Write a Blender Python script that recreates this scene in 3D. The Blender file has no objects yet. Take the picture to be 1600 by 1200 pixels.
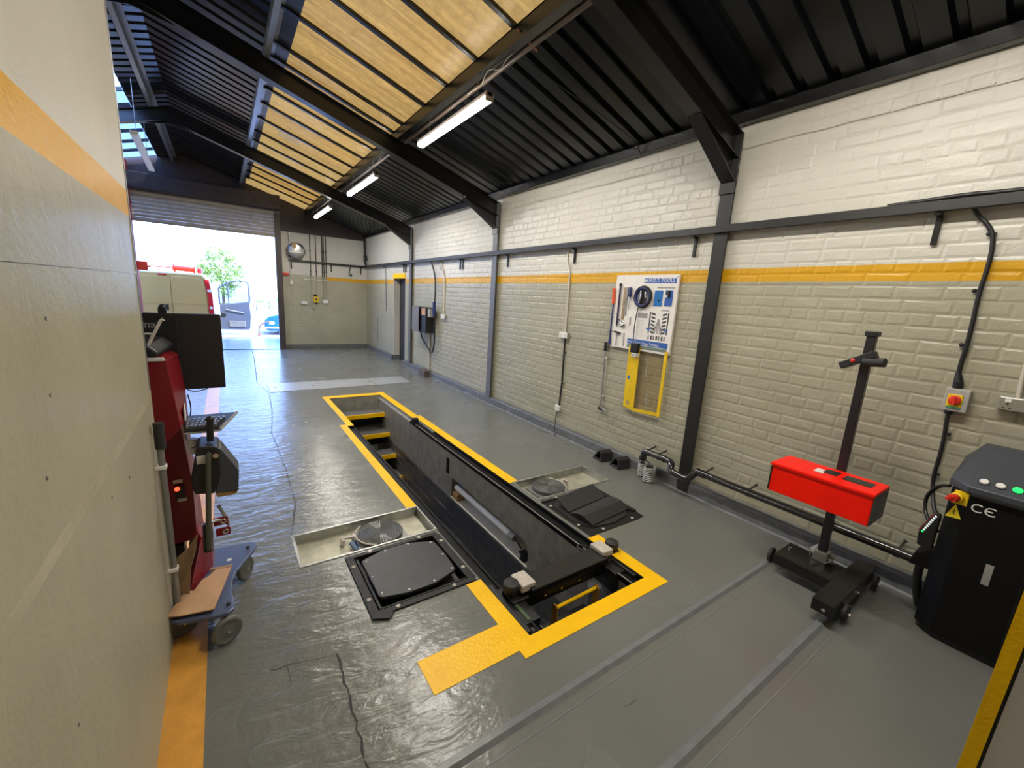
import bpy, bmesh, math, random
from mathutils import Vector, Matrix
random.seed(11)
S = bpy.context.scene
COL = S.collection

# ------------------------------------------------------------------ camera
F_PX, YAW, PITCH, ROLL, CAM_H = 646.53, 0.611633, 0.200219, 0.061789, 1.65
cy, sy, cp, sp = math.cos(YAW), math.sin(YAW), math.cos(PITCH), math.sin(PITCH)
_fw = Vector((sy * cp, cy * cp, -sp))
_r = Vector((cy, -sy, 0))
_u = _r.cross(_fw)
_cr, _sr = math.cos(ROLL), math.sin(ROLL)
CR = _cr * _r + _sr * _u
CU = -_sr * _r + _cr * _u
cam_d = bpy.data.cameras.new('camera')
cam = bpy.data.objects.new('camera', cam_d)
COL.objects.link(cam)
cam.matrix_world = Matrix(((CR.x, CU.x, -_fw.x, 0), (CR.y, CU.y, -_fw.y, 0), (CR.z, CU.z, -_fw.z, CAM_H), (0, 0, 0, 1)))
cam_d.sensor_width = 36.0
cam_d.lens = F_PX / 1600 * 36.0
cam_d.clip_start = 0.02
cam_d.clip_end = 300
S.camera = cam

# ------------------------------------------------------------------ light and exposure
S.view_settings.view_transform = 'Standard'
S.view_settings.look = 'None'
S.view_settings.gamma = 1
S.view_settings.exposure = 0.0
S.view_settings.use_curve_mapping = False
S.cycles.use_denoising = True
S.cycles.denoising_input_passes = 'RGB_ALBEDO_NORMAL'
S.cycles.use_adaptive_sampling = True
S.cycles.max_bounces = 10
S.cycles.diffuse_bounces = 6
S.cycles.sample_clamp_indirect = 8
LAMP_E = 80.0
LAMP_W = 32.0
SKY_E = 2.6
SUN_E = 9.0
w = bpy.data.worlds.new('sky')
S.world = w
w.use_nodes = True
nt = w.node_tree
bg = nt.nodes['Background']
tc = nt.nodes.new('ShaderNodeTexCoord')
sx = nt.nodes.new('ShaderNodeSeparateXYZ')
rp = nt.nodes.new('ShaderNodeValToRGB')
nt.links.new(tc.outputs['Generated'], sx.inputs[0])
nt.links.new(sx.outputs['Z'], rp.inputs[0])
nt.links.new(rp.outputs[0], bg.inputs[0])
rp.color_ramp.elements[0].position = 0.0
rp.color_ramp.elements[0].color = (1.7, 2.3, 3.7, 1)
rp.color_ramp.elements[1].position = 0.9
rp.color_ramp.elements[1].color = (0.6, 1.4, 3.7, 1)
e = rp.color_ramp.elements.new(0.16)
e.color = (1.15, 1.95, 4.1, 1)
bg.inputs[1].default_value = SKY_E
sd = bpy.data.lights.new('sun', 'SUN')
sd.energy = SUN_E
sd.angle = 0.01
sd.color = (1.0, 0.95, 0.85)
so = bpy.data.objects.new('sun', sd)
COL.objects.link(so)
so.location = (12, -20, 30)
so.rotation_euler = Vector((-0.35, 0.55, -0.9)).to_track_quat('-Z', 'Y').to_euler()

# ------------------------------------------------------------------ materials
def _nodes(name):
    m = bpy.data.materials.new(name)
    m.use_nodes = True
    return m, m.node_tree, m.node_tree.nodes['Principled BSDF']

def N(nt, t, **k):
    n = nt.nodes.new(t)
    for a, b in k.items():
        setattr(n, a, b)
    return n

def math_node(nt, op, a, b=None, c=None):
    n = N(nt, 'ShaderNodeMath', operation=op)
    for i, v in enumerate((a, b, c)):
        if v is None:
            continue
        if isinstance(v, (int, float)):
            n.inputs[i].default_value = v
        else:
            nt.links.new(v, n.inputs[i])
    return n.outputs[0]

def noise(nt, vec, scale, detail=3, rough=.55, dist=0):
    n = N(nt, 'ShaderNodeTexNoise')
    n.inputs['Scale'].default_value = scale
    n.inputs['Detail'].default_value = detail
    n.inputs['Roughness'].default_value = rough
    n.inputs['Distortion'].default_value = dist
    nt.links.new(vec, n.inputs['Vector'])
    return n.outputs['Fac']

def mixc(nt, fac, a, b, blend='MIX'):
    n = N(nt, 'ShaderNodeMix', data_type='RGBA', blend_type=blend)
    for idx, v in ((0, fac), (6, a), (7, b)):
        if isinstance(v, (int, float)):
            n.inputs[idx].default_value = v
        elif isinstance(v, (tuple, list)):
            n.inputs[idx].default_value = (*v[:3], 1)
        else:
            nt.links.new(v, n.inputs[idx])
    return n.outputs[2]

def ramp(nt, fac, p0, p1):
    n = N(nt, 'ShaderNodeMapRange')
    n.inputs[1].default_value = p0
    n.inputs[2].default_value = p1
    nt.links.new(fac, n.inputs[0])
    return n.outputs[0]

def bump(nt, b, h, strength, dist=.01):
    n = N(nt, 'ShaderNodeBump')
    n.inputs['Strength'].default_value = strength
    n.inputs['Distance'].default_value = dist
    nt.links.new(h, n.inputs['Height'])
    nt.links.new(n.outputs[0], b.inputs['Normal'])

def mat(name, col, rough=.5, metal=0., spec=.5, vary=.12, vs=9., bs=0., bscale=60., emit=None, estr=0., trans=0., coat=0., alpha=1.):
    m, nt, b = _nodes(name)
    geo = N(nt, 'ShaderNodeNewGeometry')
    pos = geo.outputs['Position']
    if vary:
        f = noise(nt, pos, vs)
        f = ramp(nt, f, .3, .7)
        lo = tuple(c * (1 - vary) for c in col)
        hi = tuple(min(1, c * (1 + vary)) for c in col)
        nt.links.new(mixc(nt, f, lo, hi), b.inputs['Base Color'])
    else:
        b.inputs['Base Color'].default_value = (*col, 1)
    b.inputs['Roughness'].default_value = rough
    b.inputs['Metallic'].default_value = metal
    b.inputs['Specular IOR Level'].default_value = spec
    b.inputs['Coat Weight'].default_value = coat
    b.inputs['Coat Roughness'].default_value = .15
    if trans:
        b.inputs['Transmission Weight'].default_value = trans
    if alpha < 1:
        b.inputs['Alpha'].default_value = alpha
    if emit:
        b.inputs['Emission Color'].default_value = (*emit, 1)
        b.inputs['Emission Strength'].default_value = estr
    if bs:
        bump(nt, b, noise(nt, pos, bscale, 4), bs, .004)
    return m

CREAM, YEL, WGREY = (.575, .55, .475), (.62, .33, .006), (.38, .36, .265)
def wall_paint(name, rough=.35, wob=.006, z0=1.91, slope=.005, band=.105, stripe_from=None, bs=.35, spec=.5):
    m, nt, b = _nodes(name)
    geo = N(nt, 'ShaderNodeNewGeometry')
    pos = geo.outputs['Position']
    sp_ = N(nt, 'ShaderNodeSeparateXYZ')
    nt.links.new(pos, sp_.inputs[0])
    X, Y, Z = sp_.outputs
    wv = math_node(nt, 'MULTIPLY', math_node(nt, 'SUBTRACT', noise(nt, pos, 5.), .5), wob)
    zz = math_node(nt, 'ADD', math_node(nt, 'ADD', Z, wv), math_node(nt, 'MULTIPLY', Y, slope))
    f1 = ramp(nt, zz, z0, z0 + .003)
    f2 = ramp(nt, zz, z0 + band, z0 + band + .003)
    blot = ramp(nt, noise(nt, pos, 2.2, 5), .3, .75)
    g = mixc(nt, blot, tuple(c * .9 for c in WGREY), tuple(c * 1.08 for c in WGREY))
    c = mixc(nt, blot, tuple(c * .95 for c in CREAM), tuple(min(1, c * 1.04) for c in CREAM))
    yl = YEL
    if stripe_from is not None:
        f = ramp(nt, X, stripe_from, stripe_from + .01)
        yl = mixc(nt, f, g, YEL)
    k = mixc(nt, f1, g, yl)
    k = mixc(nt, f2, k, c)
    nt.links.new(k, b.inputs['Base Color'])
    b.inputs['Roughness'].default_value = rough
    h = math_node(nt, 'ADD', noise(nt, pos, 16, 4), math_node(nt, 'MULTIPLY', noise(nt, pos, 70, 3), .35))
    bump(nt, b, h, bs, .012)
    b.inputs['Specular IOR Level'].default_value = spec
    return m

def floor_paint(name, col, blue_x=True):
    m, nt, b = _nodes(name)
    geo = N(nt, 'ShaderNodeNewGeometry')
    pos = geo.outputs['Position']
    sp_ = N(nt, 'ShaderNodeSeparateXYZ')
    nt.links.new(pos, sp_.inputs[0])
    X, Y, Z = sp_.outputs
    n1 = ramp(nt, noise(nt, pos, 1.1, 3, .5), .2, .8)
    n2 = ramp(nt, noise(nt, pos, 7, 3, .5), .2, .9)
    c = mixc(nt, n1, tuple(v * .90 for v in col), tuple(v * 1.08 for v in col))
    c = mixc(nt, math_node(nt, 'MULTIPLY', n2, .08), c, tuple(v * 1.2 for v in (col[0], col[1] * .99, col[2] * .9)))
    # worn, slightly brown patches where the paint is thin near the brake roller
    d = N(nt, 'ShaderNodeVectorMath', operation='DISTANCE')
    nt.links.new(pos, d.inputs[0])
    d.inputs[1].default_value = (.62, 1.62, 0)
    wr = math_node(nt, 'MULTIPLY', ramp(nt, d.outputs['Value'], .75, .1), ramp(nt, noise(nt, pos, 9, 6, .7), .45, .8))
    c = mixc(nt, math_node(nt, 'MULTIPLY', wr, .7), c, (.235, .205, .15))
    nt.links.new(c, b.inputs['Base Color'])
    r = math_node(nt, 'ADD', .20, math_node(nt, 'MULTIPLY', n1, .12))
    nt.links.new(r, b.inputs['Roughness'])
    b.inputs['Specular IOR Level'].default_value = .5
    # the older slab along the open door is trowelled in waves
    wave = ramp(nt, X, 1.0, .40)
    st = N(nt, 'ShaderNodeMapping')
    st.inputs['Scale'].default_value = (2.8, 7., 1)
    st.inputs['Rotation'].default_value = (0, 0, .25)
    nt.links.new(pos, st.inputs[0])
    nn = noise(nt, st.outputs[0], 1.8, 4, .58, .7)
    h = math_node(nt, 'ADD', math_node(nt, 'MULTIPLY', nn, math_node(nt, 'ADD', .25, math_node(nt, 'MULTIPLY', wave, .9))),
                  math_node(nt, 'ADD', math_node(nt, 'MULTIPLY', noise(nt, pos, 34, 3, .5), .14), math_node(nt, 'MULTIPLY', math_node(nt, 'MULTIPLY', noise(nt, pos, 6, 3, .5), wave), .7)))
    bump(nt, b, h, .37, .023)
    return m

def streak_pane(name):
    m, nt, b = _nodes(name)
    out = nt.nodes['Material Output']
    geo = N(nt, 'ShaderNodeNewGeometry')
    oi = N(nt, 'ShaderNodeObjectInfo')
    mp = N(nt, 'ShaderNodeMapping')
    mp.inputs['Scale'].default_value = (.55, 11, .55)
    nt.links.new(geo.outputs['Position'], mp.inputs[0])
    f = ramp(nt, noise(nt, mp.outputs[0], 1.6, 6, .7), .35, .7)
    f2 = ramp(nt, noise(nt, geo.outputs['Position'], 14, 5, .7), .45, .8)
    c = mixc(nt, f, (.285, .132, .024), (.125, .048, .006))
    c = mixc(nt, math_node(nt, 'MULTIPLY', oi.outputs['Random'], .6), c, (.30, .16, .04))
    c = mixc(nt, math_node(nt, 'MULTIPLY', f2, .6), c, (.10, .045, .010))
    t = N(nt, 'ShaderNodeBsdfTranslucent')
    nt.links.new(c, t.inputs[0])
    df = N(nt, 'ShaderNodeBsdfDiffuse')
    nt.links.new(c, df.inputs[0])
    mx = N(nt, 'ShaderNodeMixShader')
    mx.inputs[0].default_value = .45
    nt.links.new(t.outputs[0], mx.inputs[2])
    nt.links.new(df.outputs[0], mx.inputs[1])
    gl = N(nt, 'ShaderNodeBsdfGlossy')
    gl.inputs['Roughness'].default_value = .25
    m2 = N(nt, 'ShaderNodeMixShader')
    m2.inputs[0].default_value = .04
    nt.links.new(mx.outputs[0], m2.inputs[1])
    nt.links.new(gl.outputs[0], m2.inputs[2])
    nt.links.new(m2.outputs[0], out.inputs[0])
    return m

def glass(name, tint=(.9, .95, 1), gloss=.08):
    m, nt, b = _nodes(name)
    out = nt.nodes['Material Output']
    t = N(nt, 'ShaderNodeBsdfTransparent')
    t.inputs[0].default_value = (*tint, 1)
    g = N(nt, 'ShaderNodeBsdfGlossy')
    g.inputs['Roughness'].default_value = .05
    mx = N(nt, 'ShaderNodeMixShader')
    mx.inputs[0].default_value = gloss
    nt.links.new(t.outputs[0], mx.inputs[1])
    nt.links.new(g.outputs[0], mx.inputs[2])
    nt.links.new(mx.outputs[0], out.inputs[0])
    return m

M = {}
M['wall_r'] = wall_paint('painted brick', .36)
M['wall_f'] = wall_paint('painted brick at the far end', .45, z0=1.92, slope=.005, band=.10, stripe_from=2.385, bs=.2)
M['wall_p'] = wall_paint('painted panel wall', .34, .004, z0=1.882, slope=0, band=.1, bs=.22, spec=.03)
M['wall_plain'] = mat('pale wall paint', (.55, .52, .46), .5, vary=.08, vs=1.5)
M['floor'] = floor_paint('grey floor paint', (.152, .156, .142))
M['plinth'] = mat('grey plinth paint', (.125, .13, .135), .45, vary=.22, vs=14, bs=.6, bscale=40)
M['line'] = mat('yellow line paint', (1.0, .55, .002), .36, spec=.25, vary=.07, vs=6, bs=.5, bscale=55)
M['line_old'] = mat('faded yellow line', (.62, .30, .05), .35, vary=.15, vs=8, bs=.5, bscale=45)
M['roof'] = mat('black roof sheet', (.003, .0038, .0052), .27, spec=.30, vary=.25, vs=4)
M['steel_blk'] = mat('black steel paint', (.0075, .0072, .007), .26, vary=.2, vs=6, bs=.2, bscale=30)
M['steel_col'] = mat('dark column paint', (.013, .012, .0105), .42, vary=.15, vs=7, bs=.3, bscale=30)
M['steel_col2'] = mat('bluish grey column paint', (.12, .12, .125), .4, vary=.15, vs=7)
M['frame_blk'] = mat('black pressed frame', (.010, .0098, .0092), .5, spec=.3, vary=.2, vs=8)
M['gable'] = mat('dark gable cladding', (.036, .023, .022), .5, vary=.2)
M['pane'] = streak_pane('weathered translucent sheet')
M['clear'] = glass('grimy roof glazing', (.20, .22, .245), .06)
M['zinc'] = mat('galvanised steel', (.42, .42, .40), .38, .7, vary=.2, vs=18, bs=.2, bscale=50)
M['zinc_in'] = mat('dusty galvanised pan', (.44, .43, .33), .5, .35, vary=.22, vs=12)
M['alu'] = mat('aluminium', (.62, .62, .60), .3, .9, vary=.06)
M['chrome'] = mat('bright steel', (.75, .75, .74), .18, 1., vary=.03)
M['black'] = mat('black plastic', (.012, .012, .013), .42, vary=.15)
M['track'] = mat('flat black track', (.005, .005, .0055), .55, spec=.2, vary=.15)
M['rubber'] = mat('black rubber', (.022, .022, .022), .62, vary=.2, vs=30, bs=.2, bscale=90)
M['gloss_blk'] = mat('gloss black pipe', (.010, .009, .009), .12, vary=.1, coat=.6)
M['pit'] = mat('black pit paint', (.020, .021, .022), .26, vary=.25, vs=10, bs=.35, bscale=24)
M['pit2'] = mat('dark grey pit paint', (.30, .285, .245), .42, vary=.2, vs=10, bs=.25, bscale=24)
M['tread'] = mat('grey step tread', (.11, .11, .105), .45, vary=.15)
M['red'] = mat('red powder coat', (.97, .010, .002), .36, spec=.25, vary=.05, bs=.1, bscale=120)
M['red_dk'] = mat('deep red enamel', (.20, .006, .012), .33, vary=.06)
M['red_b'] = mat('bright red plastic', (.75, .035, .02), .4, vary=.05)
M['white'] = mat('white plastic', (.74, .73, .70), .4, vary=.03)
M['board'] = mat('white tool board', (.80, .77, .72), .42, vary=.03)
M['blue'] = mat('blue print', (.035, .12, .42), .4, vary=.06)
M['blue2'] = mat('bright blue card', (.012, .15, .46), .4, vary=.06)
M['navy'] = mat('dark blue steel', (.035, .05, .16), .35, .3, vary=.1)
M['grey_print'] = mat('grey print', (.32, .31, .29), .5, vary=.1)
M['pale_print'] = mat('pale print', (.62, .60, .55), .5, vary=.06)
M['dark_print'] = mat('dark print', (.055, .055, .055), .5, vary=.1)
M['wood'] = mat('raw timber', (.44, .26, .11), .6, vary=.25, vs=30)
M['block'] = mat('pale painted wood block', (.50, .45, .39), .55, vary=.12, vs=40)
M['card'] = mat('brown cardboard', (.50, .30, .165), .7, vary=.08, vs=14)
M['card2'] = mat('brown cardboard inside', (.36, .235, .13), .7, vary=.1, vs=14)
M['tmpl'] = mat('yellow template', (.78, .52, .01), .38, vary=.05)
M['acrylic'] = glass('tinted acrylic sheet', (.95, .91, .83), .04)
M['smoke'] = mat('dark window', (.02, .02, .02), .12, vary=0)
M['cab'] = mat('black cabinet paint', (.005, .005, .0055), .5, spec=.2, vary=.15, bs=.25, bscale=160)
M['cab_top'] = mat('dark grey cabinet top', (.050, .056, .068), .42, vary=.06, bs=.15, bscale=160)
M['trolley_base'] = mat('blue grey base plate', (.11, .14, .24), .3, .2, vary=.1)
M['wheel'] = mat('grey caster', (.12, .12, .105), .5, vary=.12)
M['box_grey'] = mat('grey pvc box', (.38, .38, .36), .45, vary=.05)
M['shutter'] = mat('grey shutter slat', (.42, .37, .30), .45, .1, vary=.12, vs=5)
M['jamb'] = mat('dark door frame', (.055, .042, .038), .45, vary=.15)
M['red_post'] = mat('red guide post', (.26, .022, .022), .4, vary=.1)
M['tube_off'] = mat('unlit lamp diffuser', (.72, .74, .76), .35, vary=.02)
M['led'] = mat('lit lamp diffuser', (.9, .9, .9), .4, vary=0, emit=(1., .95, .86), estr=LAMP_E)
M['lamp_body'] = mat('lamp body', (.50, .44, .40), .45, vary=.05)
M['led_red'] = mat('red indicator', (.5, .01, .01), .3, vary=0, emit=(1, .05, .02), estr=4)
M['led_green'] = mat('green button', (.02, .5, .1), .3, vary=0, emit=(.02, 1, .15), estr=1.3)
M['led_white'] = mat('white indicator', (.8, .85, .8), .3, vary=0, emit=(.9, 1, .9), estr=1.0)
M['van'] = mat('cream white van paint', (.50, .315, .105), .4, vary=.02, coat=.1)
M['van_glass'] = glass('van glass', (.75, .8, .82), .1)
M['van_trim'] = mat('grey blue door trim', (.075, .09, .125), .5, vary=.08)
M['tail'] = mat('tail lamp red', (.55, .02, .025), .2, vary=0, coat=.5)
M['car_blue'] = mat('blue car paint', (.02, .14, .55), .22, vary=.03, coat=.5)
M['leaf'] = mat('tree leaves', (.26, .36, .07), .6, vary=.35, vs=3)
M['bark'] = mat('bark', (.10, .07, .05), .8)
M['yard'] = mat('concrete yard', (.42, .41, .39), .6, vary=.12, vs=1.2, bs=.3, bscale=9)
M['apron'] = mat('wet grey apron', (.17, .20, .25), .25, vary=.15, vs=2, bs=.5, bscale=7)
M['door_blk'] = mat('dark door leaf', (.018, .016, .015), .5)
M['shade'] = mat('grey enamel', (.27, .27, .27), .35, .5, vary=.08)
M['cream_pvc'] = mat('cream conduit', (.56, .51, .43), .4, vary=.04)
M['tan'] = mat('tan wood rule', (.36, .26, .13), .5, vary=.1)
M['crack'] = mat('dark crack', (.035, .033, .03), .8, vary=.3, vs=40)

# ------------------------------------------------------------------ geometry helpers
class MB:
    def __init__(s):
        s.v, s.f, s.s = [], [], []
    def add(s, vs, fs, smooth=False):
        o = len(s.v)
        s.v += [tuple(v) for v in vs]
        s.f += [tuple(i + o for i in f) for f in fs]
        s.s += [smooth] * len(fs)
        return s
    def hexa(s, a):   # 8 corners: bottom 4 counter-clockwise, top 4
        return s.add(a, [(3, 2, 1, 0), (4, 5, 6, 7), (0, 1, 5, 4), (1, 2, 6, 5), (2, 3, 7, 6), (3, 0, 4, 7)])
    def box(s, x0, x1, y0, y1, z0, z1):
        x0, x1 = sorted((x0, x1)); y0, y1 = sorted((y0, y1)); z0, z1 = sorted((z0, z1))
        return s.hexa([(x0, y0, z0), (x1, y0, z0), (x1, y1, z0), (x0, y1, z0), (x0, y0, z1), (x1, y0, z1), (x1, y1, z1), (x0, y1, z1)])
    def bar(s, p, q, w, h, up=(0, 0, 1)):
        p, q = Vector(p), Vector(q)
        d = (q - p).normalized()
        up = Vector(up)
        if abs(d.dot(up)) > .98:
            up = Vector((1, 0, 0))
        a = d.cross(up).normalized() * w / 2
        b = a.cross(d).normalized() * h / 2
        return s.hexa([p - a - b, p + a - b, q + a - b, q - a - b, p - a + b, p + a + b, q + a + b, q - a + b])
    def prism(s, a, b):   # two matching polygons
        n = len(a)
        return s.add(list(a) + list(b), [tuple(range(n - 1, -1, -1)), tuple(range(n, 2 * n))] + [(i, (i + 1) % n, n + (i + 1) % n, n + i) for i in range(n)])
    def plate(s, pts, z0, z1):
        return s.prism([(x, y, z0) for x, y in pts], [(x, y, z1) for x, y in pts])
    def plate_x(s, pts, x0, x1):   # polygon in (y, z)
        return s.prism([(x0, y, z) for y, z in pts], [(x1, y, z) for y, z in pts])
    def plate_y(s, pts, y0, y1):   # polygon in (x, z)
        return s.prism([(x, y0, z) for x, z in pts], [(x, y1, z) for x, z in pts])
    def cyl(s, p, q, r, n=14, r2=None, caps=True):
        p, q = Vector(p), Vector(q)
        r2 = r if r2 is None else r2
        d = (q - p).normalized()
        up = Vector((0, 0, 1)) if abs(d.z) < .95 else Vector((1, 0, 0))
        a = d.cross(up).normalized(); b = d.cross(a)
        A = [p + (a * math.cos(t) + b * math.sin(t)) * r for t in [2 * math.pi * i / n for i in range(n)]]
        B = [q + (a * math.cos(t) + b * math.sin(t)) * r2 for t in [2 * math.pi * i / n for i in range(n)]]
        s.add(A + B, [(i, (i + 1) % n, n + (i + 1) % n, n + i) for i in range(n)], True)
        if caps:
            s.add(A, [tuple(range(n - 1, -1, -1))]); s.add(B, [tuple(range(n))])
        return s
    def tube(s, pts, r, n=8, smooth=0):
        P = [Vector(p) for p in pts]
        for _ in range(smooth):
            Q = [P[0]]
            for a, b in zip(P[:-1], P[1:]):
                Q += [a * .75 + b * .25, a * .25 + b * .75]
            P = Q + [P[-1]]
        rings = []
        nrm = None
        for i, p in enumerate(P):
            d = (P[min(i + 1, len(P) - 1)] - P[max(i - 1, 0)]).normalized()
            if nrm is None:
                nrm = d.orthogonal().normalized()
            nrm = (nrm - d * nrm.dot(d)).normalized()
            b = d.cross(nrm)
            rings.append([p + (nrm * math.cos(2 * math.pi * k / n) + b * math.sin(2 * math.pi * k / n)) * r for k in range(n)])
        vs = [v for R_ in rings for v in R_]
        fs = [(i * n + k, i * n + (k + 1) % n, (i + 1) * n + (k + 1) % n, (i + 1) * n + k) for i in range(len(P) - 1) for k in range(n)]
        s.add(vs, fs, True)
        s.add(rings[0], [tuple(range(n - 1, -1, -1))]); s.add(rings[-1], [tuple(range(n))])
        return s
    def lathe(s, c, axis, prof, n=20):   # prof: (radius, height along axis)
        c, d = Vector(c), Vector(axis).normalized()
        up = Vector((0, 0, 1)) if abs(d.z) < .95 else Vector((1, 0, 0))
        a = d.cross(up).normalized(); b = d.cross(a)
        vs = []
        for r, h in prof:
            vs += [c + d * h + (a * math.cos(2 * math.pi * k / n) + b * math.sin(2 * math.pi * k / n)) * max(r, 1e-4) for k in range(n)]
        fs = [(i * n + k, i * n + (k + 1) % n, (i + 1) * n + (k + 1) % n, (i + 1) * n + k) for i in range(len(prof) - 1) for k in range(n)]
        return s.add(vs, fs, True)
    def ball(s, c, r, n=10, sc=(1, 1, 1)):
        vs, fs = [], []
        for i in range(n + 1):
            t = math.pi * i / n
            for k in range(2 * n):
                p = math.pi * k / n
                vs.append((c[0] + sc[0] * r * math.sin(t) * math.cos(p), c[1] + sc[1] * r * math.sin(t) * math.sin(p), c[2] + sc[2] * r * math.cos(t)))
        for i in range(n):
            for k in range(2 * n):
                fs.append((i * 2 * n + k, (i + 1) * 2 * n + k, (i + 1) * 2 * n + (k + 1) % (2 * n), i * 2 * n + (k + 1) % (2 * n)))
        return s.add(vs, fs, True)

def part(name, mb, m, parent=None, bevel=0., seg=2, center=True):
    me = bpy.data.meshes.new(name)
    vs = [Vector(v) for v in mb.v]
    lo = Vector((min(v.x for v in vs), min(v.y for v in vs), min(v.z for v in vs)))
    hi = Vector((max(v.x for v in vs), max(v.y for v in vs), max(v.z for v in vs)))
    c = Vector(((lo.x + hi.x) / 2, (lo.y + hi.y) / 2, lo.z)) if center else Vector((0, 0, 0))
    me.from_pydata([tuple(v - c) for v in vs], [], mb.f)
    me.polygons.foreach_set('use_smooth', mb.s)
    bm = bmesh.new(); bm.from_mesh(me)
    bmesh.ops.recalc_face_normals(bm, faces=bm.faces)
    bm.to_mesh(me); bm.free()
    me.update()
    me.materials.append(m if not isinstance(m, str) else M[m])
    o = bpy.data.objects.new(name, me)
    COL.objects.link(o)
    o.location = c
    if parent is not None:
        adopt(o, parent)
    if bevel:
        b = o.modifiers.new('edge', 'BEVEL')
        b.width = bevel; b.segments = seg; b.limit_method = 'ANGLE'; b.angle_limit = math.radians(35)
    return o

WLOC = {}
def world_loc(o):
    l = Vector(o.location)
    p = o.parent
    return l if p is None else l + world_loc(p)   # parents are only ever moved, never turned, when children are added

def adopt(o, parent):
    o.location = Vector(o.location) - world_loc(parent)
    o.parent = parent

def tag(o, label=None, cat=None, group=None, kind=None):
    if label: o['label'] = label
    if cat: o['category'] = cat
    if group: o['group'] = group
    if kind: o['kind'] = kind
    return o

def thing(name, label, cat, loc, group=None, kind=None):
    o = bpy.data.objects.new(name, None)
    COL.objects.link(o)
    o.location = loc
    o.empty_display_size = .05
    return tag(o, label, cat, group, kind)

def solo(name, mb, m, label, cat, group=None, bevel=0., seg=2):
    return tag(part(name, mb, m, None, bevel, seg), label, cat, group)

def copy_tree(o, delta, parent=None, label=None):
    c = o.copy(); COL.objects.link(c)
    if parent is None:
        c.location = Vector(o.location) + Vector(delta)
        if label: c['label'] = label
    else:
        c.parent = parent
    for ch in o.children:
        copy_tree(ch, delta, c)
    return c

def text(name, s, size, origin, xdir, ydir, m, parent=None, extrude=.0006, align='LEFT', sx=1.):
    cu = bpy.data.curves.new(name, 'FONT')
    cu.body = s; cu.size = size; cu.extrude = extrude; cu.align_x = align; cu.resolution_u = 3
    ob = bpy.data.objects.new(name, cu)
    me = bpy.data.meshes.new_from_object(ob)
    bpy.data.objects.remove(ob)
    bpy.data.curves.remove(cu)
    xd, yd = Vector(xdir).normalized() * sx, Vector(ydir).normalized()
    zd = xd.cross(yd).normalized()
    o_ = Vector(origin)
    mb = MB()
    mb.add([o_ + xd * v.co.x + yd * v.co.y + zd * v.co.z for v in me.vertices], [tuple(p.vertices) for p in me.polygons])
    bpy.data.meshes.remove(me)
    return part(name, mb, m, parent)

# ================================================================== THE BUILDING
XW = 3.452            # painted brick face of the long wall
Y_FAR = 12.60
Y_BACK = -2.6
X_OUT = -4.45
RIDGE_X = -.51
def roof_z(x):        # underside of the roof sheets
    return 3.14 + .31 * (3.45 - x) if x >= RIDGE_X else 3.14 + .31 * (3.45 - RIDGE_X) - .31 * (RIDGE_X - x)

# --- floor, cut round the pit, the turntable pans and the roller frames
PX0, PX1, PY0, PY1 = 1.165, 2.06, 1.37, 5.15
QX0, QX1, QY1 = 1.245, 2.02, 6.62
LT = (.28, 1.165, 2.486, 2.862)
RT = (2.092, 2.972, 2.500, 2.878)
LR = (.530, 1.138, 1.868, 2.452)
RR = (2.092, 2.702, 1.872, 2.458)
holes = [(PX0, PX1, PY0, PY1), (QX0, QX1, PY1, QY1), LT, RT, LR, RR]
xs = sorted({X_OUT, 3.42, *[h[0] for h in holes], *[h[1] for h in holes]})
ys = sorted({Y_BACK, Y_FAR + .02, *[h[2] for h in holes], *[h[3] for h in holes]})
fb = MB()
vid = {}
for x in xs:
    for y in ys:
        vid[(x, y)] = len(fb.v); fb.v.append((x, y, 0.))
for x0, x1 in zip(xs[:-1], xs[1:]):
    for y0, y1 in zip(ys[:-1], ys[1:]):
        mx, my = (x0 + x1) / 2, (y0 + y1) / 2
        if any(h[0] < mx < h[1] and h[2] < my < h[3] for h in holes):
            continue
        fb.f.append((vid[(x0, y0)], vid[(x1, y0)], vid[(x1, y1)], vid[(x0, y1)])); fb.s.append(False)
floor = part('floor', fb, 'floor', center=False)
tag(floor, kind='structure')
sol = floor.modifiers.new('depth', 'SOLIDIFY'); sol.thickness = .012; sol.offset = -1

def crack(pts, w0, w1, seed):
    rnd = random.Random(seed)
    P = []
    for a, b in zip(pts[:-1], pts[1:]):
        n = max(2, int((Vector(b) - Vector(a)).length / .035))
        for i in range(n):
            t = i / n
            P.append((a[0] + (b[0] - a[0]) * t + rnd.uniform(-.006, .006), a[1] + (b[1] - a[1]) * t + rnd.uniform(-.006, .006)))
    P.append(pts[-1])
    mb = MB()
    L, R_ = [], []
    for i, p in enumerate(P):
        q = P[min(i + 1, len(P) - 1)]; o = P[max(i - 1, 0)]
        d = Vector((q[0] - o[0], q[1] - o[1])).normalized()
        w_ = rnd.uniform(w0, w1)
        L.append((p[0] - d.y * w_, p[1] + d.x * w_, .0008)); R_.append((p[0] + d.y * w_, p[1] - d.x * w_, .0008))
    n = len(P)
    mb.add(L + R_, [(i, i + 1, n + i + 1, n + i) for i in range(n - 1)])
    return part('crack', mb, 'crack', floor)
crack([(.332, 1.742), (.325, 1.5), (.318, 1.19), (.33, .8), (.32, .3)], .0012, .006, 1)
crack([(.06, 1.80), (.135, 1.79), (.332, 1.742)], .0006, .003, 2)
crack([(.135, 1.788), (.134, 1.673)], .001, .002, 3)
crack([(.52, 12.3), (.50, 11.0), (.43, 9.2), (.39, 8.1)], .003, .008, 4)
crack([(.39, 8.1), (.50, 7.25), (.45, 6.2), (.36, 5.2), (.38, 4.2), (.36, 3.3), (.28, 2.9)], .0015, .005, 5)
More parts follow.
